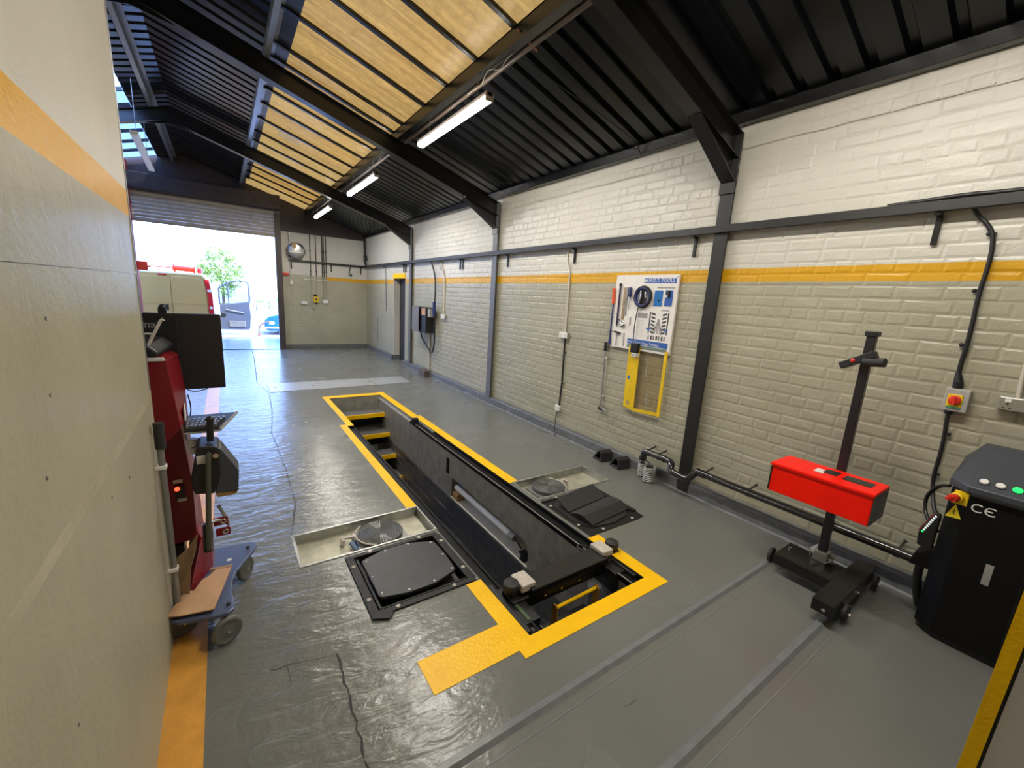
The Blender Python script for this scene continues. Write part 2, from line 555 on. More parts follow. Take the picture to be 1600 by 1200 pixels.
crack([(1.28, .86), (1.36, .86)], .001, .002, 6)

# the made-up ground round the pit and under the slab
gx0, gx1, gy0, gy1, gz = X_OUT - .25, 4.0, Y_BACK - .25, Y_FAR + .02, -1.75
tag(part('ground', MB().add([(gx0, gy0, gz), (gx1, gy0, gz), (gx1, gy1, gz), (gx0, gy1, gz), (gx0, gy0, -.015), (gx1, gy0, -.015), (gx1, gy1, -.015), (gx0, gy1, -.015)],
    [(0, 1, 2, 3), (0, 4, 5, 1), (1, 5, 6, 2), (2, 6, 7, 3), (3, 7, 4, 0)]), mat('dark subsoil', (.05, .045, .04), .9), center=False), kind='structure')

# --- long brick wall: backing, bricks, ledge, plinth
DY0, DY1, DZ = 9.41, 10.20, 1.985
wb = MB()
for y0, y1, z0, z1 in ((Y_BACK, DY0, 0, 3.16), (DY1, Y_FAR + .25, 0, 3.16), (DY0, DY1, DZ, 3.16)):
    wb.box(XW + .006, XW + .26, y0, y1, z0, z1)
wall_right = part('wall_right', wb, 'wall_r', center=False)
tag(wall_right, kind='structure')

def brick_mesh(L, H, seed, depth):
    r = random.Random(seed)
    j = lambda a: r.uniform(-a, a)
    e_ = .013
    o = [(0, -L / 2, -H / 2), (0, L / 2, -H / 2), (0, L / 2, H / 2), (0, -L / 2, H / 2)]
    i_ = [(-depth + j(.0012), (-L / 2 + e_ + j(.003)), (-H / 2 + e_ + j(.004))), (-depth + j(.0012), (L / 2 - e_ + j(.004)), (-H / 2 + e_ + j(.004))),
          (-depth + j(.0012), (L / 2 - e_ + j(.002)), (H / 2 - e_ + j(.004))), (-depth + j(.0012), (-L / 2 + e_ + j(.003)), (H / 2 - e_ + j(.004)))]
    return o + i_, [(4, 7, 6, 5), (0, 4, 5, 1), (1, 5, 6, 2), (2, 6, 7, 3), (3, 7, 4, 0)]

COURSE = .080
tmpl = {}
for kind, L in (('s', .216), ('h', .103), ('q', .160)):
    for k in range(5):
        tmpl[(kind, k)] = (brick_mesh(L, .0765, int(L * 1000) * 7 + k * 13 + 5, (.0016, .0026, .0034, .0022, .0030)[k]), L)

def lay(y_start, y_end, z_start, n_courses, skip):
    rnd = random.Random(5)
    out = []
    for c in range(n_courses):
        z = z_start + (c + .5) * COURSE
        y = y_start - (.112 if c % 2 else 0) - rnd.uniform(0, .02)
        while y < y_end:
            kd = 'h' if (c % 4 == 3 and rnd.random() < .85) or rnd.random() < .10 else ('q' if rnd.random() < .05 else 's')
            t = (kd, rnd.randrange(5))
            L = tmpl[t][1]
            yc = y + L / 2
            y += L + rnd.uniform(.004, .007)
            if yc - L / 2 < y_start or yc + L / 2 > y_end or skip(yc, z, L):
                continue
            out.append((t, yc, z + rnd.uniform(-.003, .003), rnd.uniform(0, .0016)))
    return out

def skip_r(y, z, L):
    if DY0 - .01 - L / 2 < y < DY1 + .01 + L / 2 and z < DZ + .15:
        return True
    return False
bricks = lay(-1.2, Y_FAR - .01, .118, 38, skip_r)
def apparent(b):
    p = Vector((XW, b[1], b[2])) - Vector((0, 0, CAM_H))
    d = p.dot(_fw)
    if d < .3:
        return 0
    u = 800 + F_PX * p.dot(CR) / d; v = 600 - F_PX * p.dot(CU) / d
    if not (0 < u < 1600 and 0 < v < 1200):
        return 0
    return tmpl[b[0]][1] * p.x / d ** 3
order = sorted(bricks, key=apparent, reverse=True)
big = order[:300]
rest = order[300:]
shared = {}
for t, y, z, dx in big:
    if t not in shared:
        me = bpy.data.meshes.new('brick')
        me.from_pydata(tmpl[t][0][0], [], tmpl[t][0][1])
        me.materials.append(M['wall_r'])
        shared[t] = me
    o = bpy.data.objects.new('brick', shared[t])
    COL.objects.link(o)
    o.location = (XW + .006 - dx - (.010 if z > 2.93 else 0), y, z)
    o.parent = wall_right
fb = MB()
for t, y, z, dx in rest:
    ox = XW + .006 - dx - (.010 if z > 2.93 else 0)
    fb.add([(ox + a, y + b, z + c) for a, b, c in tmpl[t][0][0]], tmpl[t][0][1])
bf = part('brickwork', fb, 'wall_r', wall_right)
bf['kind'] = 'stuff'
# the top courses stand proud as a ledge
part('ledge', MB().box(XW - .004, XW + .02, Y_BACK, Y_FAR, 2.93, 3.13), 'wall_r', wall_right)

# --- baseboard: rough grey plinth along the wall
def plinth(name, y0, y1, seed):
    rnd = random.Random(seed)
    mb = MB()
    n = int((y1 - y0) / .12)
    P = []
    for i in range(n + 1):
        y = y0 + (y1 - y0) * i / n
        P.append((y, rnd.uniform(-.004, .004), rnd.uniform(-.003, .003)))
    rows = []
    for y, a, b in P:
        rows.append([(3.47, y, .118 + b), (3.412 + a, y, .108 + b), (3.404 + a, y, .095), (3.398 + a * 2, y, .012), (3.388 + a * 2, y, 0), (3.47, y, -.002)])
    vs = [v for r_ in rows for v in r_]
    fs = [(i * 6 + k, (i + 1) * 6 + k, (i + 1) * 6 + k + 1, i * 6 + k + 1) for i in range(n) for k in range(5)]
    mb.add(vs, fs)
    mb.add(rows[0], [tuple(range(6))]); mb.add(rows[-1], [tuple(range(6))])
    return tag(part(name, mb, 'plinth'), kind='structure')
plinth('baseboard_right', Y_BACK, DY0, 1)
plinth('baseboard_right', DY1, Y_FAR, 2)

# --- doorway in the long wall
dr = thing('door_1', None, None, (3.6, (DY0 + DY1) / 2, 0), kind='structure')
part('door_reveal', MB().box(XW + .005, 3.85, DY1 - .001, DY1 + .02, 0, DZ).box(XW + .005, 3.85, DY0 - .02, DY0 + .001, 0, DZ).box(XW + .005, 3.85, DY0 - .02, DY1 + .02, DZ, DZ + .02), 'wall_plain', dr)
part('reveal_plinth', MB().box(XW - .01, 3.85, DY1 - .008, DY1, 0, .11), 'plinth', dr)
part('door_leaf', MB().box(3.61, 3.65, DY0, DY1, 0, DZ), 'door_blk', dr)
part('step_floor', MB().box(3.41, 3.9, DY0, DY1, -.02, -.001), 'floor', dr)
part('lintel', MB().box(XW - .014, XW + .02, DY0 - .015, DY1 + .01, DZ - .005, 2.092), 'line', dr, .004)

# --- far wall with the shutter opening
OX0, OX1 = -1.50, 1.18
fw = MB()
fw.box(1.30, XW + .01, Y_FAR, Y_FAR + .25, 0, 3.02)
fw.box(X_OUT, OX0 - .40, Y_FAR, Y_FAR + .25, 0, 3.02)
wall_far = part('wall_far', fw, 'wall_f', center=False)
tag(wall_far, kind='structure')
fb = MB()
for t, y, z, dx in lay(1.31, XW - .01, .1, 37, lambda y, z, L: False):
    fb.add([(y + b, Y_FAR - dx + a * .6, z + c) for a, b, c in tmpl[t][0][0]], [f[::-1] for f in tmpl[t][0][1]])
bf = part('brickwork', fb, 'wall_f', wall_far); bf['kind'] = 'stuff'
tag(part('baseboard_far', MB().box(1.31, 3.42, Y_FAR - .03, Y_FAR, 0, .11), 'plinth', None, .006), kind='structure')
# gable cladding above
gb = MB()
pts = [(1.30, 3.02), (XW + .25, 3.02), (XW + .25, roof_z(XW + .25)), (RIDGE_X, roof_z(RIDGE_X) + .05), (X_OUT, roof_z(X_OUT) + .03), (X_OUT, 3.02), (OX0 - .4, 3.02), (OX0 - .4, 3.36), (1.30, 3.36)]
gb.plate_y(pts, Y_FAR - .02, Y_FAR + .08)
tag(part('wall_gable', gb, 'gable'), kind='structure')
for k in range(9):
    pass
tag(part('wall_outer', MB().box(X_OUT - .2, X_OUT, Y_BACK, Y_FAR + .25, 0, 3.2), 'wall_plain'), kind='structure')
bk = MB(); bk.plate_y([(X_OUT, 0), (3.75, 0), (3.75, 3.1), (RIDGE_X, 4.5), (X_OUT, 3.2)], Y_BACK - .2, Y_BACK)
tag(part('wall_back', bk, 'wall_plain'), kind='structure')

# --- roller shutter, its frame
sh = thing('door_2', None, None, ((OX0 + OX1) / 2, 12.45, 2.85), kind='structure')
nsl = 8
for k in range(nsl):
    z0 = 2.852 + k * .0765
    prof = []
    for i in range(7):
        a = i / 6
        prof.append((12.465 - .016 * math.sin(math.pi * a), z0 + .0745 * a))
    pr = prof + [(12.478, z0 + .0745), (12.478, z0)]
    mb = MB()
    mb.prism([(OX0, y, z) for y, z in pr], [(1.295 if k > 1 else OX1 + .02, y, z) for y, z in pr])
    part('slat', mb, 'shutter', sh)
part('bottom_bar', MB().box(OX0, OX1, 12.45, 12.485, 2.80 + .03, 2.855), 'shutter', sh, .004)
part('shutter_box', MB().box(OX0 - .3, 1.30, 12.20, 12.56, 3.47, 3.80), 'gable', sh, .02)
part('door_post', MB().box(OX1, 1.31, 12.42, 12.60, 0, 3.42), 'jamb', sh, .006)
part('guide_channel', MB().box(OX1 - .012, OX1 + .03, 12.43, 12.50, 0, 2.86), 'steel_blk', sh)
part('shutter_cord', MB().tube([(1.13, 12.44, 2.86), (1.14, 12.44, 2.55)], .006, 6), 'black', sh)
part('threshold', MB().box(OX0, OX1 + .1, 12.44, 12.53, -.01, .012), 'steel_blk', sh)
rp_ = thing('red_post', 'red steel guide post of the shutter door, tall beside the van', 'post', (-1.6, 12.4, 0))
part('post', MB().box(-1.86, -1.495, 12.34, 12.555, 0, 4.05), 'red_post', rp_, .006)
part('bracket', MB().box(-1.50, -1.33, 12.40, 12.50, 1.80, 1.99).box(-1.34, -1.28, 12.43, 12.46, 1.87, 1.90), 'red_b', rp_, .004)
solo('red_bracket', MB().box(1.315, 1.47, 12.54, 12.598, 1.925, 1.985), 'red_b', 'small red bracket on the far wall beside the dark door frame', 'bracket', bevel=.004)

# --- roof
ceiling = tag(thing('ceiling', None, None, (0, 5, 3.2)), kind='structure')
PER, DEP = .19, .036
SKX0, SKX1 = .62, 1.87
def sheet(xa, xb, y0, y1, zoff=0.):
    mb = MB()
    prof = []
    y = y0
    while y < y1 - 1e-6:
        for dy, d in ((0, 0), (.118, 0), (.134, 1), (.174, 1)):
            if y + dy <= y1 + 1e-6:
                prof.append((y + dy, d * DEP))
        y += PER
    prof.append((y1, 0))
    A = [(xa, py, roof_z(xa) + zoff + d) for py, d in prof]
    B = [(xb, py, roof_z(xb) + zoff + d) for py, d in prof]
    n = len(prof)
    mb.add(A + B, [(i, i + 1, n + i + 1, n + i) for i in range(n - 1)])
    return part('roof_sheet', mb, 'roof', ceiling)
W_SH = PER * 6
LSX0, LSX1 = -2.15, -.98
k = 0
y = Y_BACK
while y < Y_FAR + .2:
    y1 = min(y + W_SH, Y_FAR + .24)
    sheet(SKX1 + .045, 3.72, y, y1)
    sheet(RIDGE_X, SKX0 - .05, y, y1)
    y = y1
y = Y_BACK
while y < Y_FAR + .2:
    y1 = min(y + W_SH, Y_FAR + .24)
    sheet(LSX0 + .01, X_OUT - .3, y, y1)
    if y1 < 8.6:
        sheet(RIDGE_X, LSX0, y, y1)
    else:
        sheet(RIDGE_X, LSX1, y, y1)
    y = y1
Y_LS = 8.6
part('ridge_cap', MB().plate_y([(RIDGE_X - .18, roof_z(RIDGE_X - .18) + .04), (RIDGE_X, roof_z(RIDGE_X) + .05), (RIDGE_X + .18, roof_z(RIDGE_X + .18) + .04), (RIDGE_X, roof_z(RIDGE_X) + .09)], Y_BACK, Y_FAR + .2), 'roof', ceiling)

# translucent sheets between the purlins
win = tag(thing('window_1', None, None, (1.25, 5, 3.8)), kind='structure')
joints = [-2.6, -2.0, -1.45, -.88, -.31, .26, .83, 1.40, 1.97, 2.37, 2.94, 3.51, 4.08, 4.63, 5.28, 5.62, 6.10, 6.48, 7.00, 7.62, 8.26, 8.80, 9.35, 9.95, 10.55, 11.15, 11.75, 12.62]
for a, b in zip(joints[:-1], joints[1:]):
    mb = MB()
    nseg = 6
    A, B = [], []
    for i in range(nseg + 1):
        yy = a + (b - a) * i / nseg
        dz = .006 * math.sin(i * math.pi)
        A.append((SKX0 - .06, yy, roof_z(SKX0 - .06) + .004)); B.append((SKX1 + .07, yy, roof_z(SKX1 + .07) + .004))
    n = nseg + 1
    mb.add(A + B, [(i, i + 1, n + i + 1, n + i) for i in range(nseg)])
    part('pane', mb, 'pane', win)
for j in joints[1:-1]:
    mb = MB().bar((SKX0 - .05, j, roof_z(SKX0 - .05) - .012), (SKX1 + .03, j, roof_z(SKX1 + .03) - .012), .040, .03)
    part('glazing_bar', mb, 'steel_blk', win)
part('patch', MB().add([(.86, 7.65, roof_z(.86) - .002), (.86, 7.98, roof_z(.86) - .002), (1.15, 7.98, roof_z(1.15) - .002), (1.15, 7.65, roof_z(1.15) - .002)], [(0, 1, 2, 3)]), mat('pale patch', (.80, .74, .60), .5, vary=.2, vs=10, alpha=.45), win)
part('overlap', MB().plate_y([(x_, roof_z(x_) + d_) for x_, d_ in ((SKX0 - .04, -.004), (SKX0 + .10, -.004), (SKX0 + .10, .002), (SKX0 - .04, .002))], 3.2, 5.9).plate_y([(x_, roof_z(x_) + d_) for x_, d_ in ((SKX0 - .04, -.004), (SKX0 + .05, -.004), (SKX0 + .05, .002), (SKX0 - .04, .002))], 5.9, 12.0), mat('dark blue grey flashing', (.03, .036, .055), .35, vary=.2), win)
# clear glazing over the other slope
win2 = tag(thing('window_2', None, None, (-1.5, 10.5, 3.9)), kind='structure')
jl = [8.55, 9.2, 9.85, 10.5, 11.15, 11.8, 12.5]
for a, b in zip(jl[:-1], jl[1:]):
    mb = MB()
    mb.add([(LSX1 + .03, a, roof_z(LSX1 + .03) + .02), (LSX1 + .03, b, roof_z(LSX1 + .03) + .02), (LSX0 - .03, b, roof_z(LSX0 - .03) + .02), (LSX0 - .03, a, roof_z(LSX0 - .03) + .02)], [(0, 1, 2, 3)])
    part('pane', mb, 'clear', win2)
    part('glazing_bar', MB().bar((LSX1, a, roof_z(LSX1) - .01), (LSX0, a, roof_z(LSX0) - .01), .03, .05), 'steel_blk', win2)

# purlins along the building
def purlin(x, w_, h_, m='steel_blk', off=0.):
    z = roof_z(x) - .006 - off
    mb = MB().box(x - w_ / 2, x + w_ / 2, Y_BACK, Y_FAR, z - .012, z).box(x - w_ / 2, x - w_ / 2 + .012, Y_BACK, Y_FAR, z - h_, z).box(x - w_ / 2, x - w_ / 2 + .05, Y_BACK, Y_FAR, z - h_ - .01, z - h_)
    return part('purlin', mb, m, ceiling)
purlin(SKX0 - .06, .12, .10, 'shade')
purlin(-.70, .10, .10, 'shade')
purlin(SKX1 + .06, .10, .10)
part('eave_purlin', MB().box(3.37, 3.47, Y_BACK, Y_FAR, 3.085, 3.17), 'steel_blk', ceiling, .004)
purlin(-2.25, .10, .12)
purlin(-3.4, .10, .12)
# cable trunking and twin pipes under the lower edge of the skylight
tr = thing('cable_trunking', 'black and brown cable trunking running under the skylight edge', 'trunking', (1.98, 5, 3.5))
zt = roof_z(1.99) - .075
part('trunk', MB().box(1.915, 1.965, Y_BACK, 12.2, zt - .02, zt + .03), 'steel_blk', tr, .004)
part('pipe', MB().cyl((2.01, Y_BACK, zt - .01), (2.01, 12.2, zt - .01), .022, 10), mat('brown pipe', (.12, .085, .06), .35, vary=.2), tr)
rnd = random.Random(3)
for yy in (3.35, 6.6, 9.9):
    pts = [(1.94 + rnd.uniform(-.02, .05), yy + i * .11, zt - .03 + rnd.uniform(-.035, .02)) for i in range(-3, 5)]
    part('cable', MB().tube(pts, .004, 5, 1), 'cream_pvc', tr)
part('clamp', MB().bar((1.86, 2.86, zt + .03), (2.05, 2.86, zt - .04), .02, .012), mat('rusty clamp', (.22, .09, .04), .6), tr)

# --- steel portal frames
def frame(y, label, cm, right_col=True):
    t = thing('portal_frame', label, 'steel frame', (3.42, y, 0), 'steel portal frames')
    w_ = .115 if y < 4 else .125
    if right_col:
        mb = MB().box(3.395, 3.412, y - w_ / 2, y + w_ / 2, 0, 3.02).box(3.41, 3.455, y - .006, y + .006, 0, 3.02)
        part('column', mb, cm, t, .002)
        part('bolt_plate', MB().box(3.380, 3.398, y - .065, y + .065, 2.585, 2.67), cm, t, .003)
    # rafters: bottom flange, web, top flange; the right one rises to the ridge
    def rafter(xa, xb):
        za = lambda x: roof_z(x) - .115 - .012       # top of the rafter, under the purlins
        mb = MB()
        D = .19
        for o0, o1, hw in ((0, -.012, .055), (-.012, -D + .012, .006), (-D + .012, -D, .055)):
            mb.hexa([(xa, y - hw, za(xa) + o1), (xb, y - hw, za(xb) + o1), (xb, y + hw, za(xb) + o1), (xa, y + hw, za(xa) + o1),
                     (xa, y - hw, za(xa) + o0), (xb, y - hw, za(xb) + o0), (xb, y + hw, za(xb) + o0), (xa, y + hw, za(xa) + o0)])
        part('rafter', mb, 'steel_blk', t)
    rafter(3.42, RIDGE_X); rafter(X_OUT, RIDGE_X)
    # haunch bracket at the eave
    zr = lambda x: roof_z(x) - .127 - .19
    h = MB().plate_y([(3.41, 2.66), (3.41, zr(3.41)), (2.82, zr(2.82)), (2.86, zr(2.86) - .02)], y - .006, y + .006)
    h.hexa([(3.41, y - .055, 2.65), (2.84, y - .055, zr(2.84) - .012), (2.84, y + .055, zr(2.84) - .012), (3.41, y + .055, 2.65),
            (3.41, y - .055, 2.665), (2.84, y - .055, zr(2.84)), (2.84, y + .055, zr(2.84)), (3.41, y + .055, 2.665)])
    h.box(3.398, 3.412, y - .055, y + .055, 2.65, 3.03)
    part('haunch', h, 'steel_blk', t)
    part('ridge_plate', MB().plate_y([(RIDGE_X - .3, roof_z(RIDGE_X - .3) - .13), (RIDGE_X, roof_z(RIDGE_X) - .12), (RIDGE_X + .3, roof_z(RIDGE_X + .3) - .13), (RIDGE_X + .3, roof_z(RIDGE_X + .3) - .32), (RIDGE_X, roof_z(RIDGE_X) - .36), (RIDGE_X - .3, roof_z(RIDGE_X - .3) - .32)], y + .007, y + .016), 'steel_blk', t)
    part('outer_column', MB().box(X_OUT, X_OUT + .16, y - .06, y + .06, 0, 3.0), 'steel_blk', t, .003)
    return t
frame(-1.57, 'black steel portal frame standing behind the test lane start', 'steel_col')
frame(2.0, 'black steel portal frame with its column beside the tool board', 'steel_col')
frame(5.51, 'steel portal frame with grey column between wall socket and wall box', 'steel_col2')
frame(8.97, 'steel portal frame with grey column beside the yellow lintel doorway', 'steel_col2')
solo('roof_cable', MB().tube([(2.2, 2.06, 3.40), (2.6, 2.065, 3.27), (3.0, 2.065, 3.16), (3.42, 2.065, 3.06)], .005, 6, 1), 'cream_pvc', 'thin pale cable clipped along the frame rafter by the tool board column', 'cable')
solo('roof_cable', MB().tube([(2.05, 3.05, 3.50), (2.5, 3.0, 3.38), (3.0, 2.93, 3.25), (3.30, 2.9, 3.16), (3.37, 2.9, 3.06)], .005, 6, 1), 'black', 'thin black cable hanging under the roof sheets above the tool board', 'cable')

# --- partition beside the camera
XP = -.29
pw = MB()
pw.plate_x([(-1.9, 0), (2.372, 0), (2.372, 1.165), (2.340, 1.165), (2.33, 3.6), (-1.9, 3.6)], XP - .06, XP)
wall_left = part('wall_left', pw, 'wall_p', center=False)
tag(wall_left, kind='structure')
part('panel_joint', MB().box(XP - .002, XP + .0025, -1.9, 2.335, 1.662, 1.672), 'wall_p', wall_left)
part('edge_strip', MB().box(XP - .062, XP + .003, 2.336, 2.352, 1.17, 3.6), 'shade', wall_left, .003)
part('paint_line', MB().box(XP, XP + .0012, -1.9, 2.34, 1.118, 1.148), mat('faint yellow wall line', (.42, .39, .27), .35), wall_left)
rnd = random.Random(8)
for k in range(7):
    yy, zz = rnd.uniform(.9, 2.2), rnd.uniform(.5, 1.6)
    part('screw', MB().cyl((XP, yy, zz), (XP + .002, yy, zz), .004, 8), 'shade', wall_left)

# --- panel wall end with yellow edge beside the camera
nb = thing('wall_near', None, None, (2.02, -.2, 0), kind='structure')
def lean(y, z):   # the panel leans a little
    return y + .0205 - (z - .152) * .0165
def slabx(y0, y1, x0, x1, z0, z1):
    return MB().hexa([(x0, lean(y0, z0), z0), (x1, lean(y0, z0), z0), (x1, lean(y1, z0), z0), (x0, lean(y1, z0), z0), (x0, lean(y0, z1), z1), (x1, lean(y0, z1), z1), (x1, lean(y1, z1), z1), (x0, lean(y1, z1), z1)])
part('edge_trim', slabx(-.0375, 0, 2.0, 2.05, 0, 2.1), 'line', nb)
part('seal', slabx(-.046, -.0375, 2.01, 2.05, 0, 2.1), 'black', nb)
part('panel', slabx(-.34, -.046, 2.003, 2.05, 0, 2.1), 'wall_plain', nb)

# --- painted lines on the floor
def strip(name, pts, m='line', z=.0025):
    return tag(part(name, MB().plate(pts, 0.0004, z), m), kind='structure')
def rect(x0, x1, y0, y1):
    return [(x0, y0), (x1, y0), (x1, y1), (x0, y1)]
tl = thing('trim_1', None, None, (1.6, 3.5, 0), kind='structure')
def pline(pts, m='line'):
    part('line', MB().plate(pts, .0004, .0025), m, tl)
pline(rect(1.068, PX0, 1.27, 1.862))                          # near, beside the roller frame
pline(rect(PX0, 2.163, 1.27, PY0))                            # near end
pline(rect(PX1, 2.163, PY0, 1.865))                           # near, wall side
pline(rect(.628, 1.068, 1.322, 1.513))                        # branch
pline([(1.082, 2.868), (PX0, 2.868), (PX0 + .0, PY1 - .0), (1.090, PY1)])
pline(rect(PX1, 2.16, 2.885, 5.245))
pline(rect(1.17, QX0, PY1 + .06, 6.765))
pline(rect(1.09, 1.245, PY1, PY1 + .06))
pline(rect(QX0, QX1, QY1, 6.765))
pline(rect(QX1, 2.12, 5.245, 6.79))
pline(rect(QX1 , PX1, PY1, 5.245))
t2 = thing('trim_2', None, None, (-.2, 5, 0), kind='structure')
part('line', MB().plate([(-.29, -1.5), (-.158, -1.5), (-.160, 2.2), (-.10, 12.4), (-.27, 12.4), (-.29, 6)], .0004, .002), 'line_old', t2)

# ================================================================== SERVICES ON THE LONG WALL
rail = thing('wall_rail', 'long dark steel rail running along the brick wall above the yellow stripe', 'rail', (3.4, 5, 2.29))
part('rail_bar', MB().box(3.362, 3.395, -1.5, Y_FAR - .02, 2.287, 2.345), 'steel_col', rail, .003)
part('rail_bar', MB().box(1.47, 3.40, Y_FAR - .06, Y_FAR - .025, 2.29, 2.338), 'steel_col', rail, .003)
part('cable', MB().tube([(3.375, .95, 2.347), (3.375, .80, 2.352), (3.375, .62, 2.362), (3.375, .45, 2.352), (3.375, -.5, 2.35)], .012, 6, 1), 'black', rail)
for yy in (-.85, .715, 2.243, 3.78, 5.2, 6.60, 6.70, 7.46, 9.35, 9.47, 10.80):
    part('rail_hook', MB().box(3.430, 3.446, yy - .014, yy + .014, 2.112, 2.28).box(3.38, 3.446, yy - .014, yy + .014, 2.268, 2.287), 'steel_blk', rail, .002)
for xx in (1.533, 2.512, 3.30):
    part('rail_hook', MB().box(xx - .014, xx + .014, Y_FAR - .022, Y_FAR - .01, 2.10, 2.29), 'steel_blk', rail)
part('cable_loop', MB().tube([(3.02, Y_FAR - .04, 2.29), (2.98, Y_FAR - .04, 2.15), (2.97, Y_FAR - .04, 2.06), (3.02, Y_FAR - .05, 2.02), (3.06, Y_FAR - .04, 2.06), (3.01, Y_FAR - .04, 2.09)], .012, 6, 2), 'black', rail)

XC = XW - .018   # centre line of surface-run cables
def clip_(mb, y, z, r=.006):
    mb.box(XW - .03, XW - .002, y - .012, y + .012, z - .008, z + .008)
# feed to the isolator by the cabinet
iso = thing('isolator_switch', 'grey wall switch with yellow plate and red rotary knob above the black cabinet', 'switch', (XW, .45, 1.24))
part('back_box', MB().box(XW - .055, XW, .398, .498, 1.178, 1.308), 'box_grey', iso, .006)
part('yellow_plate', MB().box(XW - .060, XW - .053, .421, .484, 1.205, 1.277), 'tmpl', iso, .003)
kb_ = part('rotary_knob', MB().lathe((XW - .058, .452, 1.243), (-1, 0, 0), [(.027, 0), (.026, .012), (.02, .016), (0, .017)], 20).box(XW - .088, XW - .070, .447, .457, 1.22, 1.268), 'red_b', iso)
part('green_label', MB().box(XW - .0605, XW - .0595, .425, .480, 1.196, 1.208), mat('green label', (.05, .25, .12), .5), iso)
cab1 = thing('power_cable', 'thick black cable curving from the wall rail down to the red knob switch', 'cable', (XC, .5, 1.4))
pts = [(3.39, .585, 2.30), (XC, .56, 2.25), (XC, .520, 2.21), (XC, .487, 2.15), (XC, .475, 2.07), (XC, .473, 1.97), (XC, .480, 1.85), (XC, .472, 1.68), (XC, .470, 1.54), (XC, .475, 1.42), (XC, .462, 1.33)]
part('cable', MB().tube(pts, .011, 8, 2), 'black', cab1)
part('gland', MB().cyl((XC, .474, 1.40), (XC, .463, 1.345), .012, 10, .022).cyl((XC, .463, 1.345), (XC, .46, 1.305), .022, 10), 'black', cab1)
for yy, zz in ((.505, 2.155), (.500, 1.855), (.492, 1.555)):
    part('clip', MB().ball((XW - .016, yy, zz), .011, 5).box(XW - .02, XW - .004, yy - .03, yy, zz - .006, zz + .006), 'black', cab1)
cab2 = thing('power_cable', 'black cable running down from the red knob switch to the cabinet', 'cable', (XC, .45, .8))
part('cable', MB().tube([(XC, .47, 1.185), (XC, .468, 1.12), (XC, .458, 1.02), (XC, .455, .90), (XC, .457, .80), (XC, .452, .72), (3.40, .43, .65), (3.36, .41, .60), (3.33, .37, .55)], .010, 8, 2), 'black', cab2)
part('gland', MB().cyl((XC, .47, 1.18), (XC, .469, 1.155), .018, 10), 'black', cab2)
for yy, zz in ((.442, 1.04), (.44, .79)):
    part('clip', MB().ball((XW - .016, yy, zz), .010, 5), 'black', cab2)

def socket(name, label, yc, zc, w_, h_, wall='x', group=None, m='box_grey', pin=True):
    if wall == 'x':
        t = thing(name, label, 'socket', (XW, yc, zc), group)
        part('back_box', MB().box(XW - .042, XW, yc - w_ / 2, yc + w_ / 2, zc - h_ / 2, zc + h_ / 2), m, t, .004)
        part('face_plate', MB().box(XW - .050, XW - .041, yc - w_ / 2 + .003, yc + w_ / 2 - .003, zc - h_ / 2 + .003, zc + h_ / 2 - .003), 'alu' if m == 'zinc' else 'white', t, .003)
        for s in ((-1, 1) if w_ > .11 else (0,)):
            yy = yc + s * w_ * .26
            part('switch', MB().box(XW - .056, XW - .049, yy - .012, yy + .012, zc + .008, zc + .028), 'white', t, .002)
            if pin:
                part('pin_holes', MB().box(XW - .0506, XW - .0495, yy - .004, yy + .004, zc - .006, zc + .006).box(XW - .0506, XW - .0495, yy - .016, yy - .008, zc - .026, zc - .018).box(XW - .0506, XW - .0495, yy + .008, yy + .016, zc - .026, zc - .018), 'dark_print', t)
    else:
        Yw = Y_FAR - .008
        t = thing(name, label, 'socket', (yc, Yw, zc), group)
        part('back_box', MB().box(yc - w_ / 2, yc + w_ / 2, Yw - .04, Yw, zc - h_ / 2, zc + h_ / 2), m, t, .004)
        part('face_plate', MB().box(yc - w_ / 2 + .004, yc + w_ / 2 - .004, Yw - .047, Yw - .039, zc - h_ / 2 + .004, zc + h_ / 2 - .004), 'white', t, .003)
    return t
socket('double_socket', 'metal double socket on brick wall above the black cabinet', .222, 1.268, .148, .074, m='zinc')
solo('conduit', MB().tube([(XW - .012, .234, 1.30), (XW - .012, .240, 1.40), (XW - .012, .246, 2.2), (XW - .03, .25, 2.29)], .010, 8), 'cream_pvc', 'pale conduit rising from the metal socket above the black cabinet', 'conduit')
# socket by the tool board, with its feed, black cable and junction box
socket('double_socket', 'white double socket on brick wall beside the tool board', 3.834, 1.264, .15, .075)
solo('conduit', MB().tube([(XW - .012, 3.905, 2.28), (XW - .012, 3.91, 2.16), (XW - .012, 3.90, 2.12), (XW - .012, 3.85, 2.06), (XW - .012, 3.84, 1.98), (XW - .012, 3.832, 1.30)], .0115, 8), 'cream_pvc', 'cream conduit dropping from the rail to the white socket beside the tool board', 'conduit')
solo('socket_cable', MB().tube([(XW - .012, 3.83, 1.23), (XW - .012, 3.828, 1.05), (XW - .012, 3.82, .68), (XW - .012, 3.835, .36)], .010, 8).box(XW - .02, XW, 3.80, 3.82, 1.05, 1.06).box(XW - .02, XW, 3.79, 3.81, .665, .675), 'black', 'straight black cable between the white wall socket and the low junction box', 'cable')
jb = thing('junction_box', 'small white junction box low on the wall below the double socket', 'junction box', (XW, 3.84, .338))
part('box', MB().box(XW - .04, XW, 3.80, 3.885, .303, .373), 'white', jb, .006)
part('tail_cable', MB().tube([(XW - .02, 3.85, .305), (XW - .025, 3.862, .22), (XW - .045, 3.85, .10), (XW - .09, 3.80, .012), (XW - .11, 3.74, .008)], .006, 6, 2), 'black', jb)

